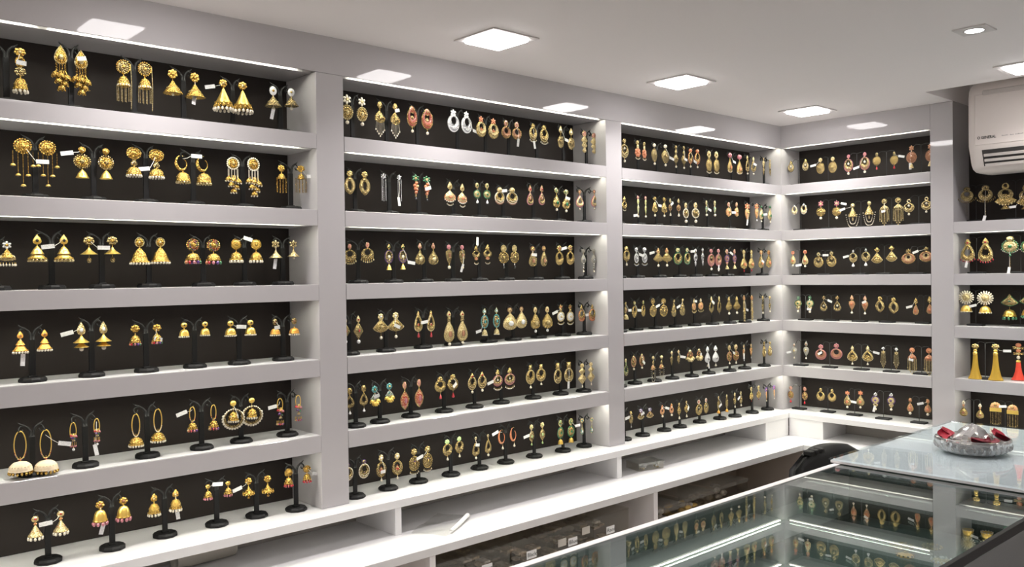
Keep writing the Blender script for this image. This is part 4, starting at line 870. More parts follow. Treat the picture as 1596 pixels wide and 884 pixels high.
# ------------------------------------------------------------------ display units
BAYS = {1: ('leftmost bay', XL, P1L), 2: ('second bay', P1R, P2L), 3: ('corner bay', P2R, 0.),
        4: ('back wall bay', 0., Q1), 5: ('air conditioner bay', Q2, YR)}
UL = {1: 'white display niches of the leftmost bay with black backs and lit shelves',
      2: 'white display niches of the second bay, between the two long-wall pillars',
      3: 'white display niches of the corner bay on the long wall',
      4: 'white display niches on the back wall next to the corner',
      5: 'white display niches under the air conditioner'}
for bay, (bn, a0, a1) in BAYS.items():
    L = abs(a1-a0); B4 = bay >= 4
    root = thing('display_unit', UL[bay], 'display shelves', (0, a0, LEDGE) if B4 else (a0, 0, LEDGE), -pi/2 if B4 else 0, 'lit display niches')
    b = MB(); b.box((0, DEP, .0005), (L, DEP+.011, (2.06 if bay == 5 else HB)-LEDGE), 'black_panel')
    b.obj('back_panel', root)
    for k in range(5):
        if bay == 5 and k == 0: continue
        # board with a groove behind the fascia for the LED strip
        b = MB(); zb, zt_ = BOTS[k]-LEDGE, TOPS[k]-LEDGE
        b.box((.0006, .024, zb), (L-.0006, DEP, zt_), 'white_shelf'); b.box((.0006, .0041, zb+.0055), (L-.0006, .024, zt_), 'white_shelf')
        b.obj('shelf', root)
        # glossy white fascia strip glued to the front of the shelf board
        b = MB(); b.box((.0006, -.0012, zb), (L-.0006, .0040, zt_-.0002), 'white_laminate', .0006)
        b.obj('fascia', root)
    for k, z in enumerate([HB]+BOTS):
        if bay == 5 and k < 2: continue
        m0, m1 = {1: (.03, .040), 2: (.032, .010), 3: (.028, .010), 4: (.014, .022), 5: (.030, .030)}[bay]
        cuts = [(m0, L*.42), (L*.443, L-m1)] if bay == 1 and k == 0 else [(m0, L-m1)]
        for c0, c1 in cuts:
            b = MB(); b.box((c0, .009, z-LEDGE+.0042), (c1, .0195, z-LEDGE+.0054), 'led_diffuser')
            b.obj('led_strip', root)

# ------------------------------------------------------------------ earrings and their stands
ORD = ['first', 'second', 'third', 'fourth', 'fifth', 'sixth', 'seventh', 'eighth', 'ninth']
SHELF = {1: 'top', 2: 'second', 3: 'third', 4: 'fourth', 5: 'fifth', 6: 'bottom'}
SHELF5 = {2: 'top', 3: 'second', 4: 'third', 5: 'fourth', 6: 'bottom'}
FLOOR = {1: TOPS[0], 2: TOPS[1], 3: TOPS[2], 4: TOPS[3], 5: TOPS[4], 6: LEDGE}
def kind_of(desc):
    for k in ('jhumka', 'chandbali', 'tassel', 'hoop', 'marquise', 'teardrop', 'crescent', 'ring', 'disc', 'oval', 'leaf', 'fan'):
        if k in desc: return k+'_earring'
    return 'drop_earring'
CX, CY = -3.3344, -1.9513
count = {}
for (bay, row, pa, pd, le, re_, tags, desc, design) in STANDS:
    n = count[bay, row] = count.get((bay, row), 0)+1
    B4 = bay >= 4; wire = B4; rz = -pi/2 if B4 else 0.
    fl = FLOOR[row]
    shelf = (SHELF5 if bay == 5 else SHELF)[row]
    bayn = BAYS[bay][0]
    W = lambda a, d: (d, a) if B4 else (a, d)
    loc = (a := (le[0]+re_[0])/2)
    fr = (pa-le[0])/(re_[0]-le[0])
    if not .36 < fr < .64: pa = le[0]+(re_[0]-le[0])*(.55 if not B4 else .47)
    sgn = -1 if B4 else 1
    px, py = W(pa, pd)
    sroot = thing('earring_stand', 'stand', 'earring stand', (px, py, fl), rz)
    low = 1.78 if ' 178 ' in design else (1.6 if ' 160 ' in design else (1.16 if ' 116 ' in design else 1.))
    L0 = le[2]
    e0 = design.split('|')[0].split(); mid = (float(e0[1])+float(e0[2]))/200 if e0[0] not in OPEN else (float(e0[1])*.97+float(e0[2])*.03)/100
    near = bay in (1, 2)
    if bay > 1: design = '|'.join(' '.join(q.split()[:-1]+[q.split()[-1].replace('G', 'H')]) for q in design.split('|'))
    dx = px-CX; dy = py-CY
    fs = (dy if not B4 else dx)/math.hypot(dx, dy)
    parts = earring_parts(design, L0, fs, near)
    meshes = [(nm, b.mesh(nm)) for nm, b in parts]
    wmax = max(abs(v[0]) for nm, b in parts for v in b.v)*2
    ename = kind_of(desc); hooks = []
    d2 = desc
    m_ = re.search(r' with |, ', d2)
    d2 = d2[:m_.start()]+' earring'+d2[m_.start():] if m_ else d2+' earring'
    for side, (ea, ez, el) in (('left', le), ('right', re_)):
        sc_ = min(max(el/L0, .9), 1.1)
        ez = max(ez, fl+.0016+L0*sc_*low)
        ex, ey = W(ea, pd-.016)
        er = bpy.data.objects.new(ename, None); COL.objects.link(er); er.empty_display_size = .01
        er.location = (ex, ey, ez); er.rotation_euler = (0, 0, rz+rng.uniform(-.16, .16)); er.scale = (sc_,)*3
        props(er, f"{d2}, {side} on {ORD[n-1]} stand, {shelf} shelf, {bayn}", 'earring', f"earring pairs on the {shelf} shelf of the {bayn}")
        for nm, me in meshes:
            o = bpy.data.objects.new(nm, me); COL.objects.link(o); o.parent = er
        hooks.append(((ea-pa)*sgn, ez-fl-L0*sc_*mid))
        for tg in tags.split('|') if tags else []:
            if tg and tg[0] == side[0].upper():
                price_tag(tg[1:], L0, wmax).obj('price_tag', er)
    zt = max(h[1] for h in hooks)+L0*mid+.002
    zt = max(zt, max(h[1] for h in hooks)+.008)
    make_stand(sroot, wire, zt, hooks)
    short = re.split(r' with |, ', desc)[0]
    props(sroot, f"{'wire' if wire else 'black'} stand of the {short}, {ORD[n-1]} on {shelf} shelf, {bayn}", 'earring stand', f"earring stands on the {shelf} shelf of the {bayn}")

# ------------------------------------------------------------------ ledge, cubbies, worktop and base cabinet
b = MB()
b.box((XL-.08, -.06, .978), (-.06, DEP+.010, LEDGE-.0004), 'white_shelf', .001)
b.box((-.06, YR-.08, .978), (DEP+.010, DEP+.010, LEDGE-.0004), 'white_shelf', .001)
props(b.obj('display_ledge'), 'long white ledge carrying the bottom row of earring stands round the corner', 'ledge')
WT, WB = .906, .884
b = MB()
b.box((XL-.08, -.205, WB), (-.205, DEP+.010, WT), 'white_shelf', .001)
b.box((-.205, YR-.08, WB), (DEP+.010, DEP+.010, WT), 'white_shelf', .001)
props(b.obj('worktop'), 'white worktop running below the ledge and turning the corner', 'worktop')
root = thing('cubby_unit', 'low white open cubbies between the ledge and the worktop', 'cubbies', (0, 0, WT))
def cub(name, lo, hi, mt='white_shelf'):
    b = MB(); b.box((lo[0], lo[1], lo[2]-WT), (hi[0], hi[1], hi[2]-WT), mt, .0006); b.obj(name, root)
cub('back_panel', (XL-.08, .135, WT), (DEP, DEP+.0095, .978), 'grey_board')
cub('back_panel', (.135, YR-.08, WT), (DEP+.0095, .134, .978), 'grey_board')
for x0, x1 in ((-2.83, -2.81), (-2.030, -2.010), (-1.1425, -1.120), (-.2335, -.060)): cub('divider', (x0, -.058, WT), (x1, .134, .978))
for y0, y1 in ((-.2095, -.060), (-.75, -.73), (-1.45, -1.43)): cub('divider', (-.058, y0, WT), (.134, y1, .978))
root = thing('base_cabinet', 'open brown-backed storage cabinet under the worktop', 'cabinet', (0, 0, 0))
def cab(name, lo, hi, mt): b = MB(); b.box(lo, hi, mt, .0006); b.obj(name, root)
cab('back_panel', (XL-.08, .10, .08), (-.20, .112, WB-.0005), 'brown_board')
cab('back_panel', (.10, YR-.08, .08), (.112, .10, WB-.0005), 'brown_board')
cab('shelf', (XL-.08, -.20, .655), (-.20, .099, .672), 'brown_board')
for x0, x1 in ((-2.95, -2.93), (-2.0255, -2.007), (-1.1315, -1.111)): cab('divider', (x0, -.2, .08), (x1, .099, WB-.0005), 'counter_white')
cab('plinth', (XL-.08, -.16, 0), (-.20, .112, .08), 'grey_board')
cab('side_panel', (-.205, -.20, .08), (-.19, .099, WB-.0005), 'brown_board')

# clutter on the worktop
def clear_case(loc, rz, sx, sy, sz, label):
    r = thing('plastic_case', label, 'plastic case', loc, rz)
    b = MB(); t = .0012
    b.box((-sx/2, -sy/2, 0), (sx/2, sy/2, t), 'bin_plastic')
    for lo, hi in (((-sx/2, -sy/2, t), (sx/2, -sy/2+t, sz)), ((-sx/2, sy/2-t, t), (sx/2, sy/2, sz)), ((-sx/2, -sy/2+t, t), (-sx/2+t, sy/2-t, sz)), ((sx/2-t, -sy/2+t, t), (sx/2, sy/2-t, sz))): b.box(lo, hi, 'bin_plastic')
    b.obj('tray', r)
    b = MB(); b.box((-sx/2-.002, -sy/2-.002, sz+.0003), (sx/2+.002, sy/2+.002, sz+.0018), 'bag_plastic')
    for lo, hi in (((-sx/2-.003, -sy/2-.003, sz-.006), (sx/2+.003, -sy/2-.0018, sz+.0018)), ((sx/2+.0018, -sy/2-.002, sz-.006), (sx/2+.003, sy/2+.003, sz+.0018))): b.box(lo, hi, 'bag_plastic')
    b.obj('lid', r)
    b = MB(); b.box((sx/2+.002, -.006, sz*.3), (sx/2+.0045, .006, sz+.002), 'paper_white', .0005); b.obj('clasp', r)
    b = MB()
    for q in range(14): b.sph((rng.uniform(-.36, .36)*sx, rng.uniform(-.36, .36)*sy, t+.004+.003*(q % 3)), (.006, .005, .0035), 'S' if q % 3 else 'Y')
    props(b.obj('contents', r), kind='stuff')
clear_case((-.952, -.020, WT+.0004), -.25, .105, .075, .026, 'small clear plastic case with a clasp lid in the long cubby')
# crumpled clear bag with a folded white edge
r = thing('plastic_bag', 'flat clear plastic bag with a folded white edge on the worktop', 'plastic bag', (-1.87, -.095, WT), .53)
b = MB(); vs = []; fs = []; nx, ny = 14, 8
for i in range(nx):
    for j in range(ny):
        u, v = i/(nx-1), j/(ny-1)
        vs.append(((u-.5)*.19, (v-.2)*.10, .0012+.0035*abs(sin(7*u+3*v))+.003*v*abs(sin(5*u))))
for i in range(nx-1):
    for j in range(ny-1): a = i*ny+j; fs.append((a, a+ny, a+ny+1, a+1))
b.add(vs, fs, 'bag_plastic', True); b.obj('sheet', r)
b = MB(); b.tube([(-.065, -.022, .0075), (0, -.021, .009), (.075, -.018, .012)], [.0045, .0055, .006], 'paper_white', 10); b.obj('folded_edge', r)
r = thing('paper_roll', 'grey-white paper roll lying at the back of the left cubby', 'paper roll', (-2.47, .085, WT+.022), 0)
b = MB(); b.tube([(-.085, 0, 0), (.065, .012, 0)], [.0215, .0215], 'paper_tape', 20); b.obj('roll', r)
b = MB(); b.tube([(.065, .012, 0), (.068, .0122, 0)], [.010, .010], 'grey_board', 14); b.obj('core', r)

# storage boxes under the worktop
BOXZ = .6725
def crate(x0, x1, label, word, extra=(), goods='goods_beige'):
    w = x1-x0; r = thing('storage_box', label, 'storage box', ((x0+x1)/2, -.075, BOXZ), 0, 'open storage boxes under the worktop')
    h = .176; d = .105; t = .0025
    b = MB()
    b.box((-w/2, -d, 0), (w/2, d*.9, t), 'bin_plastic')
    for lo, hi in (((-w/2, -d, t), (w/2, -d+t, h)), ((-w/2, d*.9-t, t), (w/2, d*.9, h)), ((-w/2, -d+t, t), (-w/2+t, d*.9-t, h)), ((w/2-t, -d+t, t), (w/2, d*.9-t, h))): b.box(lo, hi, 'bin_plastic')
    b.obj('tub', r)
    b = MB(); b.box((-w/2-.001, -d-.002, h), (w/2+.001, d*.9, h+.004), 'bin_plastic', .0015); b.obj('lid', r)
    b = MB(); g = random.Random(word)
    for q in range(34):
        b.box((lx := g.uniform(-w*.44, w*.22), ly := g.uniform(-d*.9, d*.5), lz := .004+.004*q), (lx+g.uniform(.02, w*.22), ly+g.uniform(.02, .06), lz+.006), goods if q % 4 else 'goods_pale')
    props(b.obj('contents', r), kind='stuff')
    if word:
        lb = MB(); lb.box((-w*.16, -d-.0012, h*.66), (w*.075, -d-.0002, h*.66+.023), 'paper_white', .0002)
        lab = lb.obj('name_label', r)
        write(word, lab, (-w*.145, -d-.0016, h*.66+.0065), .0155, 'ink_black', w*.21)
    for (fx, fz) in extra:
        lb = MB(); lb.box((w*fx, -d-.0012, h*fz), (w*fx+.034, -d-.0002, h*fz+.022), 'paper_tape', .0002); lb.obj('blank_label', r)
def write(text, parent, loc, size, mt, fit=None, rz=0., bold=0.):
    cu = bpy.data.curves.new('lettering', 'FONT'); cu.body = text; cu.size = size; cu.extrude = .0001; cu.resolution_u = 3
    cu.offset = bold
    t = bpy.data.objects.new('lettering', cu); COL.objects.link(t)
    bpy.context.view_layer.update()
    me = bpy.data.meshes.new_from_object(t.evaluated_get(bpy.context.evaluated_depsgraph_get()))
    bpy.data.objects.remove(t); bpy.data.curves.remove(cu)
    me.materials.clear(); me.materials.append(MATS[mt])
    o = bpy.data.objects.new('lettering', me); COL.objects.link(o)
    o.location = loc; o.rotation_euler = (pi/2, 0, rz); o.parent = parent
    wx = max(v.co.x for v in me.vertices)-min(v.co.x for v in me.vertices)
    if fit and wx > 0: o.scale.x = fit/wx
    return o
crate(-2.003, -1.897, 'clear storage box without a label beside the cabinet divider', '')
crate(-1.892, -1.735, 'clear storage box labelled Green under the worktop', 'Green')
crate(-1.730, -1.566, 'clear storage box labelled Black under the worktop', 'Black')
crate(-1.562, -1.398, 'clear storage box labelled Blue between two blank paper labels', 'Blue', ((-.42, .70), (.20, .78)))
crate(-1.394, -1.232, 'clear storage box labelled Rani, last before the cabinet divider', 'Rani')
def tub(x0, x1, y, h, label, goods, note=False):
    w = x1-x0; r = thing('lidded_tub', label, 'plastic tub', ((x0+x1)/2, y, BOXZ), 0, 'lidded clear tubs under the worktop')
    d = .075; t = .002; b = MB()
    b.box((-w/2, -d, 0), (w/2, d, t), 'bin_plastic')
    for lo, hi in (((-w/2, -d, t), (w/2, -d+t, h)), ((-w/2, d-t, t), (w/2, d, h)), ((-w/2, -d+t, t), (-w/2+t, d-t, h)), ((w/2-t, -d+t, t), (w/2, d-t, h))): b.box(lo, hi, 'bin_plastic')
    b.obj('tub', r)
    b = MB(); b.box((-w/2-.003, -d-.003, h-.010), (w/2+.003, d+.003, h+.003), 'lid_plastic', .003); b.box((-w/2+.01, -d+.01, h+.0031), (w/2-.01, d-.01, h+.006), 'lid_plastic', .002)
    b.obj('lid', r)
    b = MB(); g = random.Random(label)
    for q in range(44):
        b.sph((g.uniform(-.40, .40)*w, g.uniform(-.80, .75)*d, .012+(h-.045)*q/44), (g.uniform(.01, .022), g.uniform(.008, .012), g.uniform(.006, .012)), goods if q % 3 else 'goods_pale')
    props(b.obj('contents', r), kind='stuff')
    if note:
        lb = MB(); lb.box((w*.12, -d-.0012, h*.62), (w*.12+.024, -d-.0002, h*.62+.018), 'paper_white', .0002); lab = lb.obj('price_label', r)
        k = MB()
        for q, (fx, fz) in enumerate(((.003, .010), (.012, .010), (.003, .003), (.012, .003))): k.box((w*.12+fx, -d-.0016, h*.62+fz), (w*.12+fx+.007, -d-.0013, h*.62+fz+.005), 'ink_grey')
        k.obj('print', lab)
tub(-1.098, -.936, -.105, .136, 'lidded clear tub of pale packets beside the cabinet divider', 'goods_pale')
tub(-.930, -.760, -.100, .146, 'lidded clear tub with amber packets and a small white label', 'goods_amber', True)
tub(-.752, -.528, -.085, .147, 'widest lidded clear tub, nearest the black chair', 'goods_pale')

# ------------------------------------------------------------------ showcase counter with glass top, and the raised white counter
ZC = 1.030
XS, XE = -3.35, -.955                       # showcase runs along x, YB..YF
YB, YF = -.722, -1.298
root = thing('showcase_counter', 'glass-topped showcase counter in front of the display wall', 'counter', (0, 0, 0))
def ctr(name, lo, hi, mt, bev=.0006): b = MB(); b.box(lo, hi, mt, bev); return b.obj(name, root)
ctr('glass_top', (XS, YF+.012, ZC-.007), (XE+.06, YB-.020, ZC), 'sheet_glass', .0004)
ctr('back_rail', (XS, YB-.0195, ZC-.06), (XE+.06, YB, ZC+.001), 'counter_white', .001)
ctr('steel_edge', (XS, YB-.0215, ZC-.06), (XE+.06, YB-.0200, ZC+.0012), 'edge_steel', .0002)
ctr('front_rail', (XS, YF, ZC-.018), (XE+.06, YF+.011, ZC+.001), 'black_plastic', .001)
ctr('front_panel', (XS, YF+.001, .08), (XE+.06, YF+.010, ZC-.0185), 'dark_laminate')
ctr('back_panel', (XS, YB-.018, .08), (XE+.06, YB-.004, ZC-.0605), 'counter_white')
ctr('side_panel', (XS, YF+.0105, .08), (XS+.016, YB-.0185, ZC-.0075), 'counter_white')
ctr('side_panel', (XE+.044, YF+.0105, .08), (XE+.06, YB-.0185, ZC-.0075), 'dark_laminate')
ctr('velvet_floor', (XS+.0165, YF+.0105, .865), (XE+.0435, YB-.0185, .88), 'grey_velvet')
ctr('plinth', (XS+.02, YF+.04, 0), (XE+.04, YB-.04, .08), 'black_matte')
root = thing('raised_counter', 'raised white counter with a pale glass sheet, meeting the showcase at the right', 'counter', (0, 0, 0))
RT = 1.0447
ctr('slab', (-.962, -2.9, ZC+.0016), (-.075, -.712, RT-.0052), 'counter_white', .001)
ctr('glass_sheet', (-.966, -2.9, RT-.0050), (-.074, -.709, RT), 'slab_glass', .0006)
ctr('cabinet_body', (-.88, -2.88, .08), (-.225, -.79, ZC+.0012), 'counter_white')
ctr('plinth', (-.86, -2.86, 0), (-.24, -.81, .08), 'black_matte')

# ornaments lying in the showcase
def brooch(x, y, rz, label, c0, c1, big):
    r = thing('brooch', label, 'brooch', (x, y, .8805), rz, 'ornaments on the showcase floor')
    b = MB(); s = big
    b.lathe([(.002, 0), (s, 0), (s*1.02, .002), (s*.7, .005), (s*.3, .008), (.0008, .009)], c0, seg=24, lobes=8, amp=.08); b.obj('plate', r)
    b = MB()
    for q in range(12): a = 2*pi*q/12; b.sph((s*1.02*cos(a), s*1.02*sin(a), .004), s*.13, c1)
    b.obj('bead_rim', r)
    b = MB(); b.sph((0, 0, .010), (s*.28, s*.28, s*.18), c1); b.obj('stone', r)
for q, (px_, py_, c0, c1, s, lb) in enumerate(((-1.12, -.985, 'G', 'G', .026, 'gold flower brooch lying in the showcase, nearest the raised counter'),
        (-1.18, -1.02, 'o', 'G', .020, 'small orange-gold brooch in the showcase'), (-1.07, -1.04, 'A', 'Y', .022, 'antique gold brooch in the showcase'),
        (-1.16, -1.10, 'Y', 'W', .024, 'pale stone-set brooch in the showcase'))):
    brooch(px_, py_, q*.7, lb, c0, c1, s)

# ------------------------------------------------------------------ crystal bowl with petals
BX, BY, BR = -.578, -.962, .098
r = thing('crystal_bowl', 'round cut-glass bowl of water on the raised white counter', 'bowl', (BX, BY, RT+.0004))
b = MB()
pr = [(.004, 0), (BR*.86, 0), (BR*.95, .006), (BR*1.03, .020), (BR*1.05, .034), (BR*1.03, .040), (BR*.97, .041), (BR*.94, .036), (BR*.93, .018), (BR*.84, .009), (.004, .008)]
b.lathe(pr, 'cut_glass', seg=64, lobes=32, amp=.012, smooth=False)
b.obj('bowl', r)
b = MB()
for q in range(32):
    a = 2*pi*q/32
    b.sph((BR*1.035*cos(a), BR*1.035*sin(a), .019), (.0048, .0048, .009), 'cut_glass', 6, 4)
b.obj('cut_facets', r)
b = MB(); b.lathe([(.003, .0225), (BR*.925, .0225), (BR*.925, .030), (.003, .030)], 'water', seg=40); b.obj('water_fill', r)
r = thing('crystal_dome', 'faceted clear crystal dome rising from the middle of the glass bowl', 'ornament', (BX, BY, RT+.0310))
b = MB(); rr = [(.060, 0), (.054, .008), (.044, .020), (.031, .033), (.016, .043), (.003, .049)]
for i, (ra, za) in enumerate(rr): rr[i] = (ra, za)
o_ = len(b.v); b.lathe(rr, 'cut_glass', seg=13, smooth=False)
jr = random.Random(5)
for j in range(o_, len(b.v)):
    p = b.v[j]
    if p[2] > .004: q = 1+jr.uniform(-.10, .10); b.v[j] = (p[0]*q, p[1]*q, p[2]*jr.uniform(.94, 1.06))
b.obj('dome', r)
def petal(ang, rad, rz, tilt, s, mt, label, lift=0.):
    x, y = BX+rad*cos(ang), BY+rad*sin(ang)
    o_b = MB(); vs = []; fs = []; n, m = 9, 7
    for side in (0, 1):
        for i in range(n):
            for j in range(m):
                u = i/(n-1); v = j/(m-1)*2-1
                w = s*.62*(sin(pi*min(1, .12+u*.80)))**.8
                xx = (u-.5)*s*1.3; yy = w*v
                zz = s*.30*(u-.35)**2+s*.26*v*v+s*.05*sin(6*v+3*u)+.0011*side
                zz += xx*math.tan(tilt)*.8
                vs.append((xx, yy, zz))
    zmin = min(p[2] for p in vs); vs = [(p[0], p[1], p[2]-zmin) for p in vs]
    N = n*m
    for i in range(n-1):
        for j in range(m-1):
            a = i*m+j; fs.append((a, a+1, a+m+1, a+m)); fs.append((N+a, N+a+m, N+a+m+1, N+a+1))
    for i in range(n-1):
        for j in (0, m-1): a = i*m+j; fs.append((a, a+m, N+a+m, N+a))
    for j in range(m-1):
        for i in (0, n-1): a = i*m+j; fs.append((a, N+a, N+a+1, a+1))
    o_b.add(vs, fs, mt, True)
    props(o_b.obj('rose_petal', None, (x, y, RT+.0312+lift), rz), label, 'petal', 'rose petals floating in the bowl')
cam_a = math.atan2(CY-BY, CX-BX)             # direction from the bowl towards the viewer
petal(cam_a-1.55, .074, .4, .35, 0.0338, 'petal_red', 'red rose petal at the left rim of the bowl, lower one')
petal(cam_a-1.95, .070, 1.6, .5, 0.0312, 'petal_red', 'red rose petal at the left rim, upright behind another')
petal(cam_a+.30, .070, 2.1, .1, 0.0390, 'petal_dark', 'dark red rose petal in front of the crystal dome')
petal(cam_a+.75, .072, .3, .1, 0.0338, 'petal_dark', 'second dark petal in front of the dome, further right')
petal(cam_a+1.55, .074, 2.6, .45, 0.0364, 'petal_red', 'large red rose petal at the right rim of the bowl')
petal(cam_a+1.95, .072, 1.2, .6, 0.0312, 'petal_red', 'red rose petal standing up behind the right rim')

# ------------------------------------------------------------------ office chair behind the counter
r = thing('office_chair', 'black padded office chair behind the showcase counter', 'chair', (-.455, -.43, 0), 0)
b = MB(); vs = []; fs = []; NX, NZ = 15, 15
def back_pt(u, v, side):                    # u across, v up
    hw = .245*(1-.12*max(0, v-.84)/.16)
    if v > .95: hw *= max(0, 1-((v-.95)/.055)**4)**.5*.75+.25
    if v < .06: hw *= .9
    x = (u*2-1)*hw; z = .46+.508*v-.012*(u*2-1)**2*(v > .8)
    y = .035*cos((u*2-1)*1.2)+.05*v-.05+(.0 if side else -.042+.02*abs(u*2-1)**4)
    return (x, y, z)
for side in (0, 1):
    for i in range(NX):
        for j in range(NZ): vs.append(back_pt(i/(NX-1), j/(NZ-1), side))
N = NX*NZ
for i in range(NX-1):
    for j in range(NZ-1):
        a = i*NZ+j; fs.append((a, a+NZ, a+NZ+1, a+1)); fs.append((N+a, N+a+1, N+a+NZ+1, N+a+NZ))
for i in range(NX-1):
    for j in (0, NZ-1): a = i*NZ+j; fs.append((a, a+NZ, N+a+NZ, N+a))
for j in range(NZ-1):
    for i in (0, NX-1): a = i*NZ+j; fs.append((a, N+a, N+a+1, a+1))
b.add(vs, fs, 'black_leather', True); b.obj('backrest', r)
for q in range(3):
    c = MB(); x0 = -.150+.034*q; c.box((x0, -.030, .957), (x0+.021, .004, .974), 'black_plastic', .003); c.obj('clip', r)
b = MB(); b.box((-.235, -.30, .40), (.235, .02, .475), 'black_leather', .03); b.obj('seat', r)
b = MB(); b.box((-.03, .01, .39), (.03, .035, .62), 'black_plastic', .004); b.obj('back_bracket', r)
for s in (-1, 1):
    b = MB(); b.tube([(s*.225, -.02, .44), (s*.285, -.05, .46), (s*.285, -.08, .66)], .014, 'black_plastic', 8); b.box((s*.285-.025, -.24, .66), (s*.285+.025, .0, .685), 'black_leather', .008); b.obj('armrest', r)
b = MB(); b.tube([(0, -.13, .11), (0, -.13, .40)], .024, 'edge_steel', 14); b.obj('gas_column', r)
b = MB(); b.sph((0, -.13, .105), (.045, .045, .03), 'black_plastic', 12, 8)
for q in range(5):
    a = 2*pi*q/5+.3; b.tube([(0, -.13, .105), (.24*cos(a), -.13+.24*sin(a), .075)], [.022, .014], 'black_plastic', 8)
b.obj('star_base', r)
for q in range(5):
    a = 2*pi*q/5+.3; c = MB(); x, y = .24*cos(a), -.13+.24*sin(a)
    c.tube([(x-.018, y, .026), (x+.018, y, .026)], .026, 'black_plastic', 14); c.tube([(x, y, .026), (x, y, .078)], .008, 'black_plastic', 8); c.obj('caster', r)

# ------------------------------------------------------------------ air conditioner
AY0, AY1 = -.776, -1.62
r = thing('air_conditioner', 'cream wall-mounted air conditioner above the shelves at the right', 'air conditioner', (0, AY0, 1.92), -pi/2)
LAC = AY0-AY1
def extrude(prof, x0, x1, mt, rnd=.0):
    """prof: closed list (y,z) in the unit's frame; optional rounding of the ends' top corner"""
    B = MB(); secs = []
    st = [(0., 1.)] if rnd <= 0 else [(rnd*(1-cos(q*pi/8*.5*2/2)), q) for q in range(1)]
    cz = sum(p[1] for p in prof)/len(prof); cy = sum(p[0] for p in prof)/len(prof)
    steps = [(0, .90), (.004, .94), (.010, .97), (.020, .99), (.034, 1.)]
    xs = [(x0+d, k) for d, k in steps]+[(x1-d, k) for d, k in reversed(steps)]
    n = len(prof); vs = []; fs = []
    for x, k in xs:
        for y, z in prof: vs.append((x, y if y > .14 else .15+(y-.15)*k, cz+(z-cz)*k))
    for i in range(len(xs)-1):
        for j in range(n): a = i*n+j; c = i*n+(j+1) % n; fs.append((a, c, c+n, a+n))
    fs.append(tuple(range(n))); fs.append(tuple(range((len(xs)-1)*n, len(xs)*n)))
    B.add(vs, fs, mt, True); return B
prof = [(.1515, .012), (.1515, .315), (.06, .322), (-.02, .320), (-.075, .312), (-.094, .296), (-.100, .275), (-.101, .20), (-.101, .092), (-.098, .082), (-.074, .022), (-.060, .008), (-.04, .002), (.05, .002)]
extrude(prof, 0, LAC, 'ac_plastic').obj('body', r)
b = MB(); b.box((.030, -.1035, .094), (LAC-.030, -.1005, .268), 'ac_plastic', .0025); pan = b.obj('front_panel', r)
b = MB(); b.box((.055, -.1050, .262), (LAC-.055, -.0985, .281), 'ac_vane', .003); b.obj('intake_grille', r)
# outlet: dark slot in the sloping lower front, with vanes
def slope(y0, t0, t1, off):                 # points on the sloping face between (-.098,.082) and (-.074,.022)
    f = lambda t: (-.098+.024*t-off*.93, .082-.060*t-off*.37)
    return f(t0), f(t1)
def slopebox(x0, x1, t0, t1, o0, o1, mt):
    B = MB(); (a, b_), (c, d) = slope(0, t0, t1, o0), slope(0, t0, t1, o1)
    q = [a, b_, d, c]
    vs = [(x0, p[0], p[1]) for p in q]+[(x1, p[0], p[1]) for p in q]
    B.add(vs, [(0,1,2,3), (4,7,6,5), (0,4,5,1), (1,5,6,2), (2,6,7,3), (3,7,4,0)], mt); return B
slopebox(.050, LAC-.05, .08, .98, -.004, .0012, 'ac_dark').obj('outlet', r)
for t0 in (.30, .58, .84): slopebox(.056, LAC-.056, t0, t0+.13, -.002, .0075, 'ac_vane').obj('vane', r)
lt = write('O GENERAL', r, (.038, -.1040, .1145), .0128, 'ink_black', .060, bold=.0004); lt.name = 'brand_lettering'
t2 = MB()
for q in range(16):
    if q in (5, 9): continue
    t2.box((.116+.0042*q, -.1040, .1168), (.116+.0042*q+.0030, -.1036, .1168+(.0026 if q % 3 else .0036)), 'ink_grey')
t2.obj('small_print', r)

# ------------------------------------------------------------------ ceiling lights
def downlight(x, y, z, size, parent, watts):
    li = bpy.data.lights.new('lamp_light', 'AREA'); li.shape = 'SQUARE'; li.size = size
    li.energy = watts; li.color = (1., .955, .95); li.spread = pi*LAMP_SPREAD
    o = bpy.data.objects.new('lamp_light', li); COL.objects.link(o); o.location = (0, 0, z-CE); o.parent = parent
LAMP_W, LAMP_SPREAD = 2.7, .75
def panel_light(x, y, label):
    r = thing('ceiling_light', label, 'ceiling light', (x, y, CE), 0, 'square ceiling lights')
    s, e = .079, .060
    b = MB()
    for lo, hi in (((-s, -s, -.004), (s, -e, -.0002)), ((-s, e, -.004), (s, s, -.0002)), ((-s, -e, -.004), (-e, e, -.0002)), ((e, -e, -.004), (s, e, -.0002))): b.box(lo, hi, 'lamp_frame', .0008)
    b.obj('frame', r)
    downlight(x, y, CE-.0125, 2*e-.006, r, LAMP_W)
    b = MB(); b.box((-e+.0005, -e+.0005, -.0105), (e-.0005, e-.0005, -.0006), 'panel_diffuser', .003); b.obj('diffuser', r)
seen = {(-1.83, -.258): 'square ceiling light above the second bay', (-1.04, -.258): 'square ceiling light above the corner bay',
        (-.245, -.258): 'square ceiling light nearest the wall corner', (-.385, -1.065): 'square ceiling light in front of the air conditioner'}
for p_, lb in seen.items(): panel_light(*p_, lb)
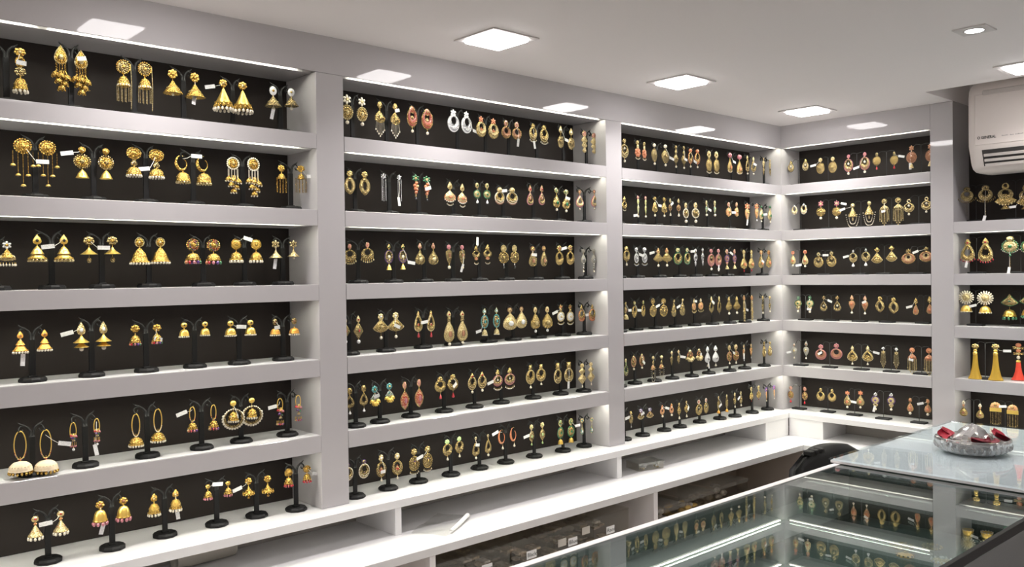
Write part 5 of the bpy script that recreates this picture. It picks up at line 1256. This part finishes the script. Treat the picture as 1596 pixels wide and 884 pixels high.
for p_, lb in (((-2.62, -.258), 'square ceiling light above the leftmost bay'), ((-1.83, -1.9), 'square ceiling light over the customer floor'), ((-3.3, -1.2), 'square ceiling light behind the viewer'), ((-3.0, -2.7), 'square ceiling light over the rear floor'), ((-.9, -2.5), 'square ceiling light past the raised counter'), ((-2.6, -1.25), 'square ceiling light over the showcase counter'), ((-2.3, -2.9), 'square ceiling light in the rear middle'), ((-4.1, -2.0), 'square ceiling light near the front wall')): panel_light(*p_, lb)  # out of view; all but the leftmost-bay lamp added to brighten the room
def spot(x, y, label):
    r = thing('ceiling_spotlight', label, 'ceiling light', (x, y, CE), 0)
    s, e = .040, .025
    b = MB(); n = 40; vs = []; fs = []
    for q in range(n):
        a = 2*pi*q/n; k = s/max(abs(cos(a)), abs(sin(a)))
        vs += [(k*cos(a), k*sin(a), -.0035), (e*cos(a), e*sin(a), -.0035), (e*cos(a), e*sin(a), -.0002), (k*cos(a), k*sin(a), -.0002)]
    for q in range(n):
        A_, B_ = 4*q, 4*((q+1) % n)
        fs += [(A_, B_, B_+1, A_+1), (A_+1, B_+1, B_+2, A_+2), (A_+3, A_, B_, B_+3)[::1]]
    b.add(vs, fs, 'lamp_frame'); b.obj('frame', r)
    b = MB(); b.tube([(0, 0, -.0004), (0, 0, -.0040)], e-.003, 'panel_diffuser', 28); b.obj('lamp', r)
    b = MB(); b.lathe([(e-.0005, -.0005), (e-.0005, -.0045), (e-.0028, -.0045), (e-.0028, -.0005)], 'edge_steel', seg=28); b.obj('ring', r)
spot(-.948, -1.106, 'small round spotlight in a square frame on the ceiling')

# ------------------------------------------------------------------ camera and view
cam = bpy.data.cameras.new('camera'); co = bpy.data.objects.new('camera', cam); COL.objects.link(co)
yaw, pit, rol = .74047547, -.01049661, -.01307611
f_ = Vector((sin(yaw)*cos(pit), cos(yaw)*cos(pit), sin(pit)))
r0 = Vector((cos(yaw), -sin(yaw), 0)); u0 = r0.cross(f_)
r_ = r0*cos(rol)+u0*sin(rol); u_ = -r0*sin(rol)+u0*cos(rol)
co.matrix_world = Matrix(((r_.x, u_.x, -f_.x, -3.33443610), (r_.y, u_.y, -f_.y, -1.95125363), (r_.z, u_.z, -f_.z, 1.5885215), (0, 0, 0, 1)))
cam.sensor_width = 36; cam.lens = 1356.5875/1596*36
cam.clip_start = .02; cam.clip_end = 50
scene.camera = co
w = bpy.data.worlds.new('world'); scene.world = w; w.use_nodes = True
w.node_tree.nodes['Background'].inputs[0].default_value = (.5, .5, .5, 1)
w.node_tree.nodes['Background'].inputs[1].default_value = .05
vs_ = scene.view_settings
vs_.view_transform = 'Standard'; vs_.look = 'None'; vs_.gamma = 1; vs_.use_curve_mapping = False
vs_.exposure = EXPOSURE
scene.cycles.max_bounces = 10; scene.cycles.diffuse_bounces = 6; scene.cycles.glossy_bounces = 5
scene.cycles.transmission_bounces = 8; scene.cycles.transparent_max_bounces = 16
scene.cycles.sample_clamp_indirect = 4.0
scene.cycles.caustics_reflective = False; scene.cycles.caustics_refractive = False
scene.cycles.use_denoising = True
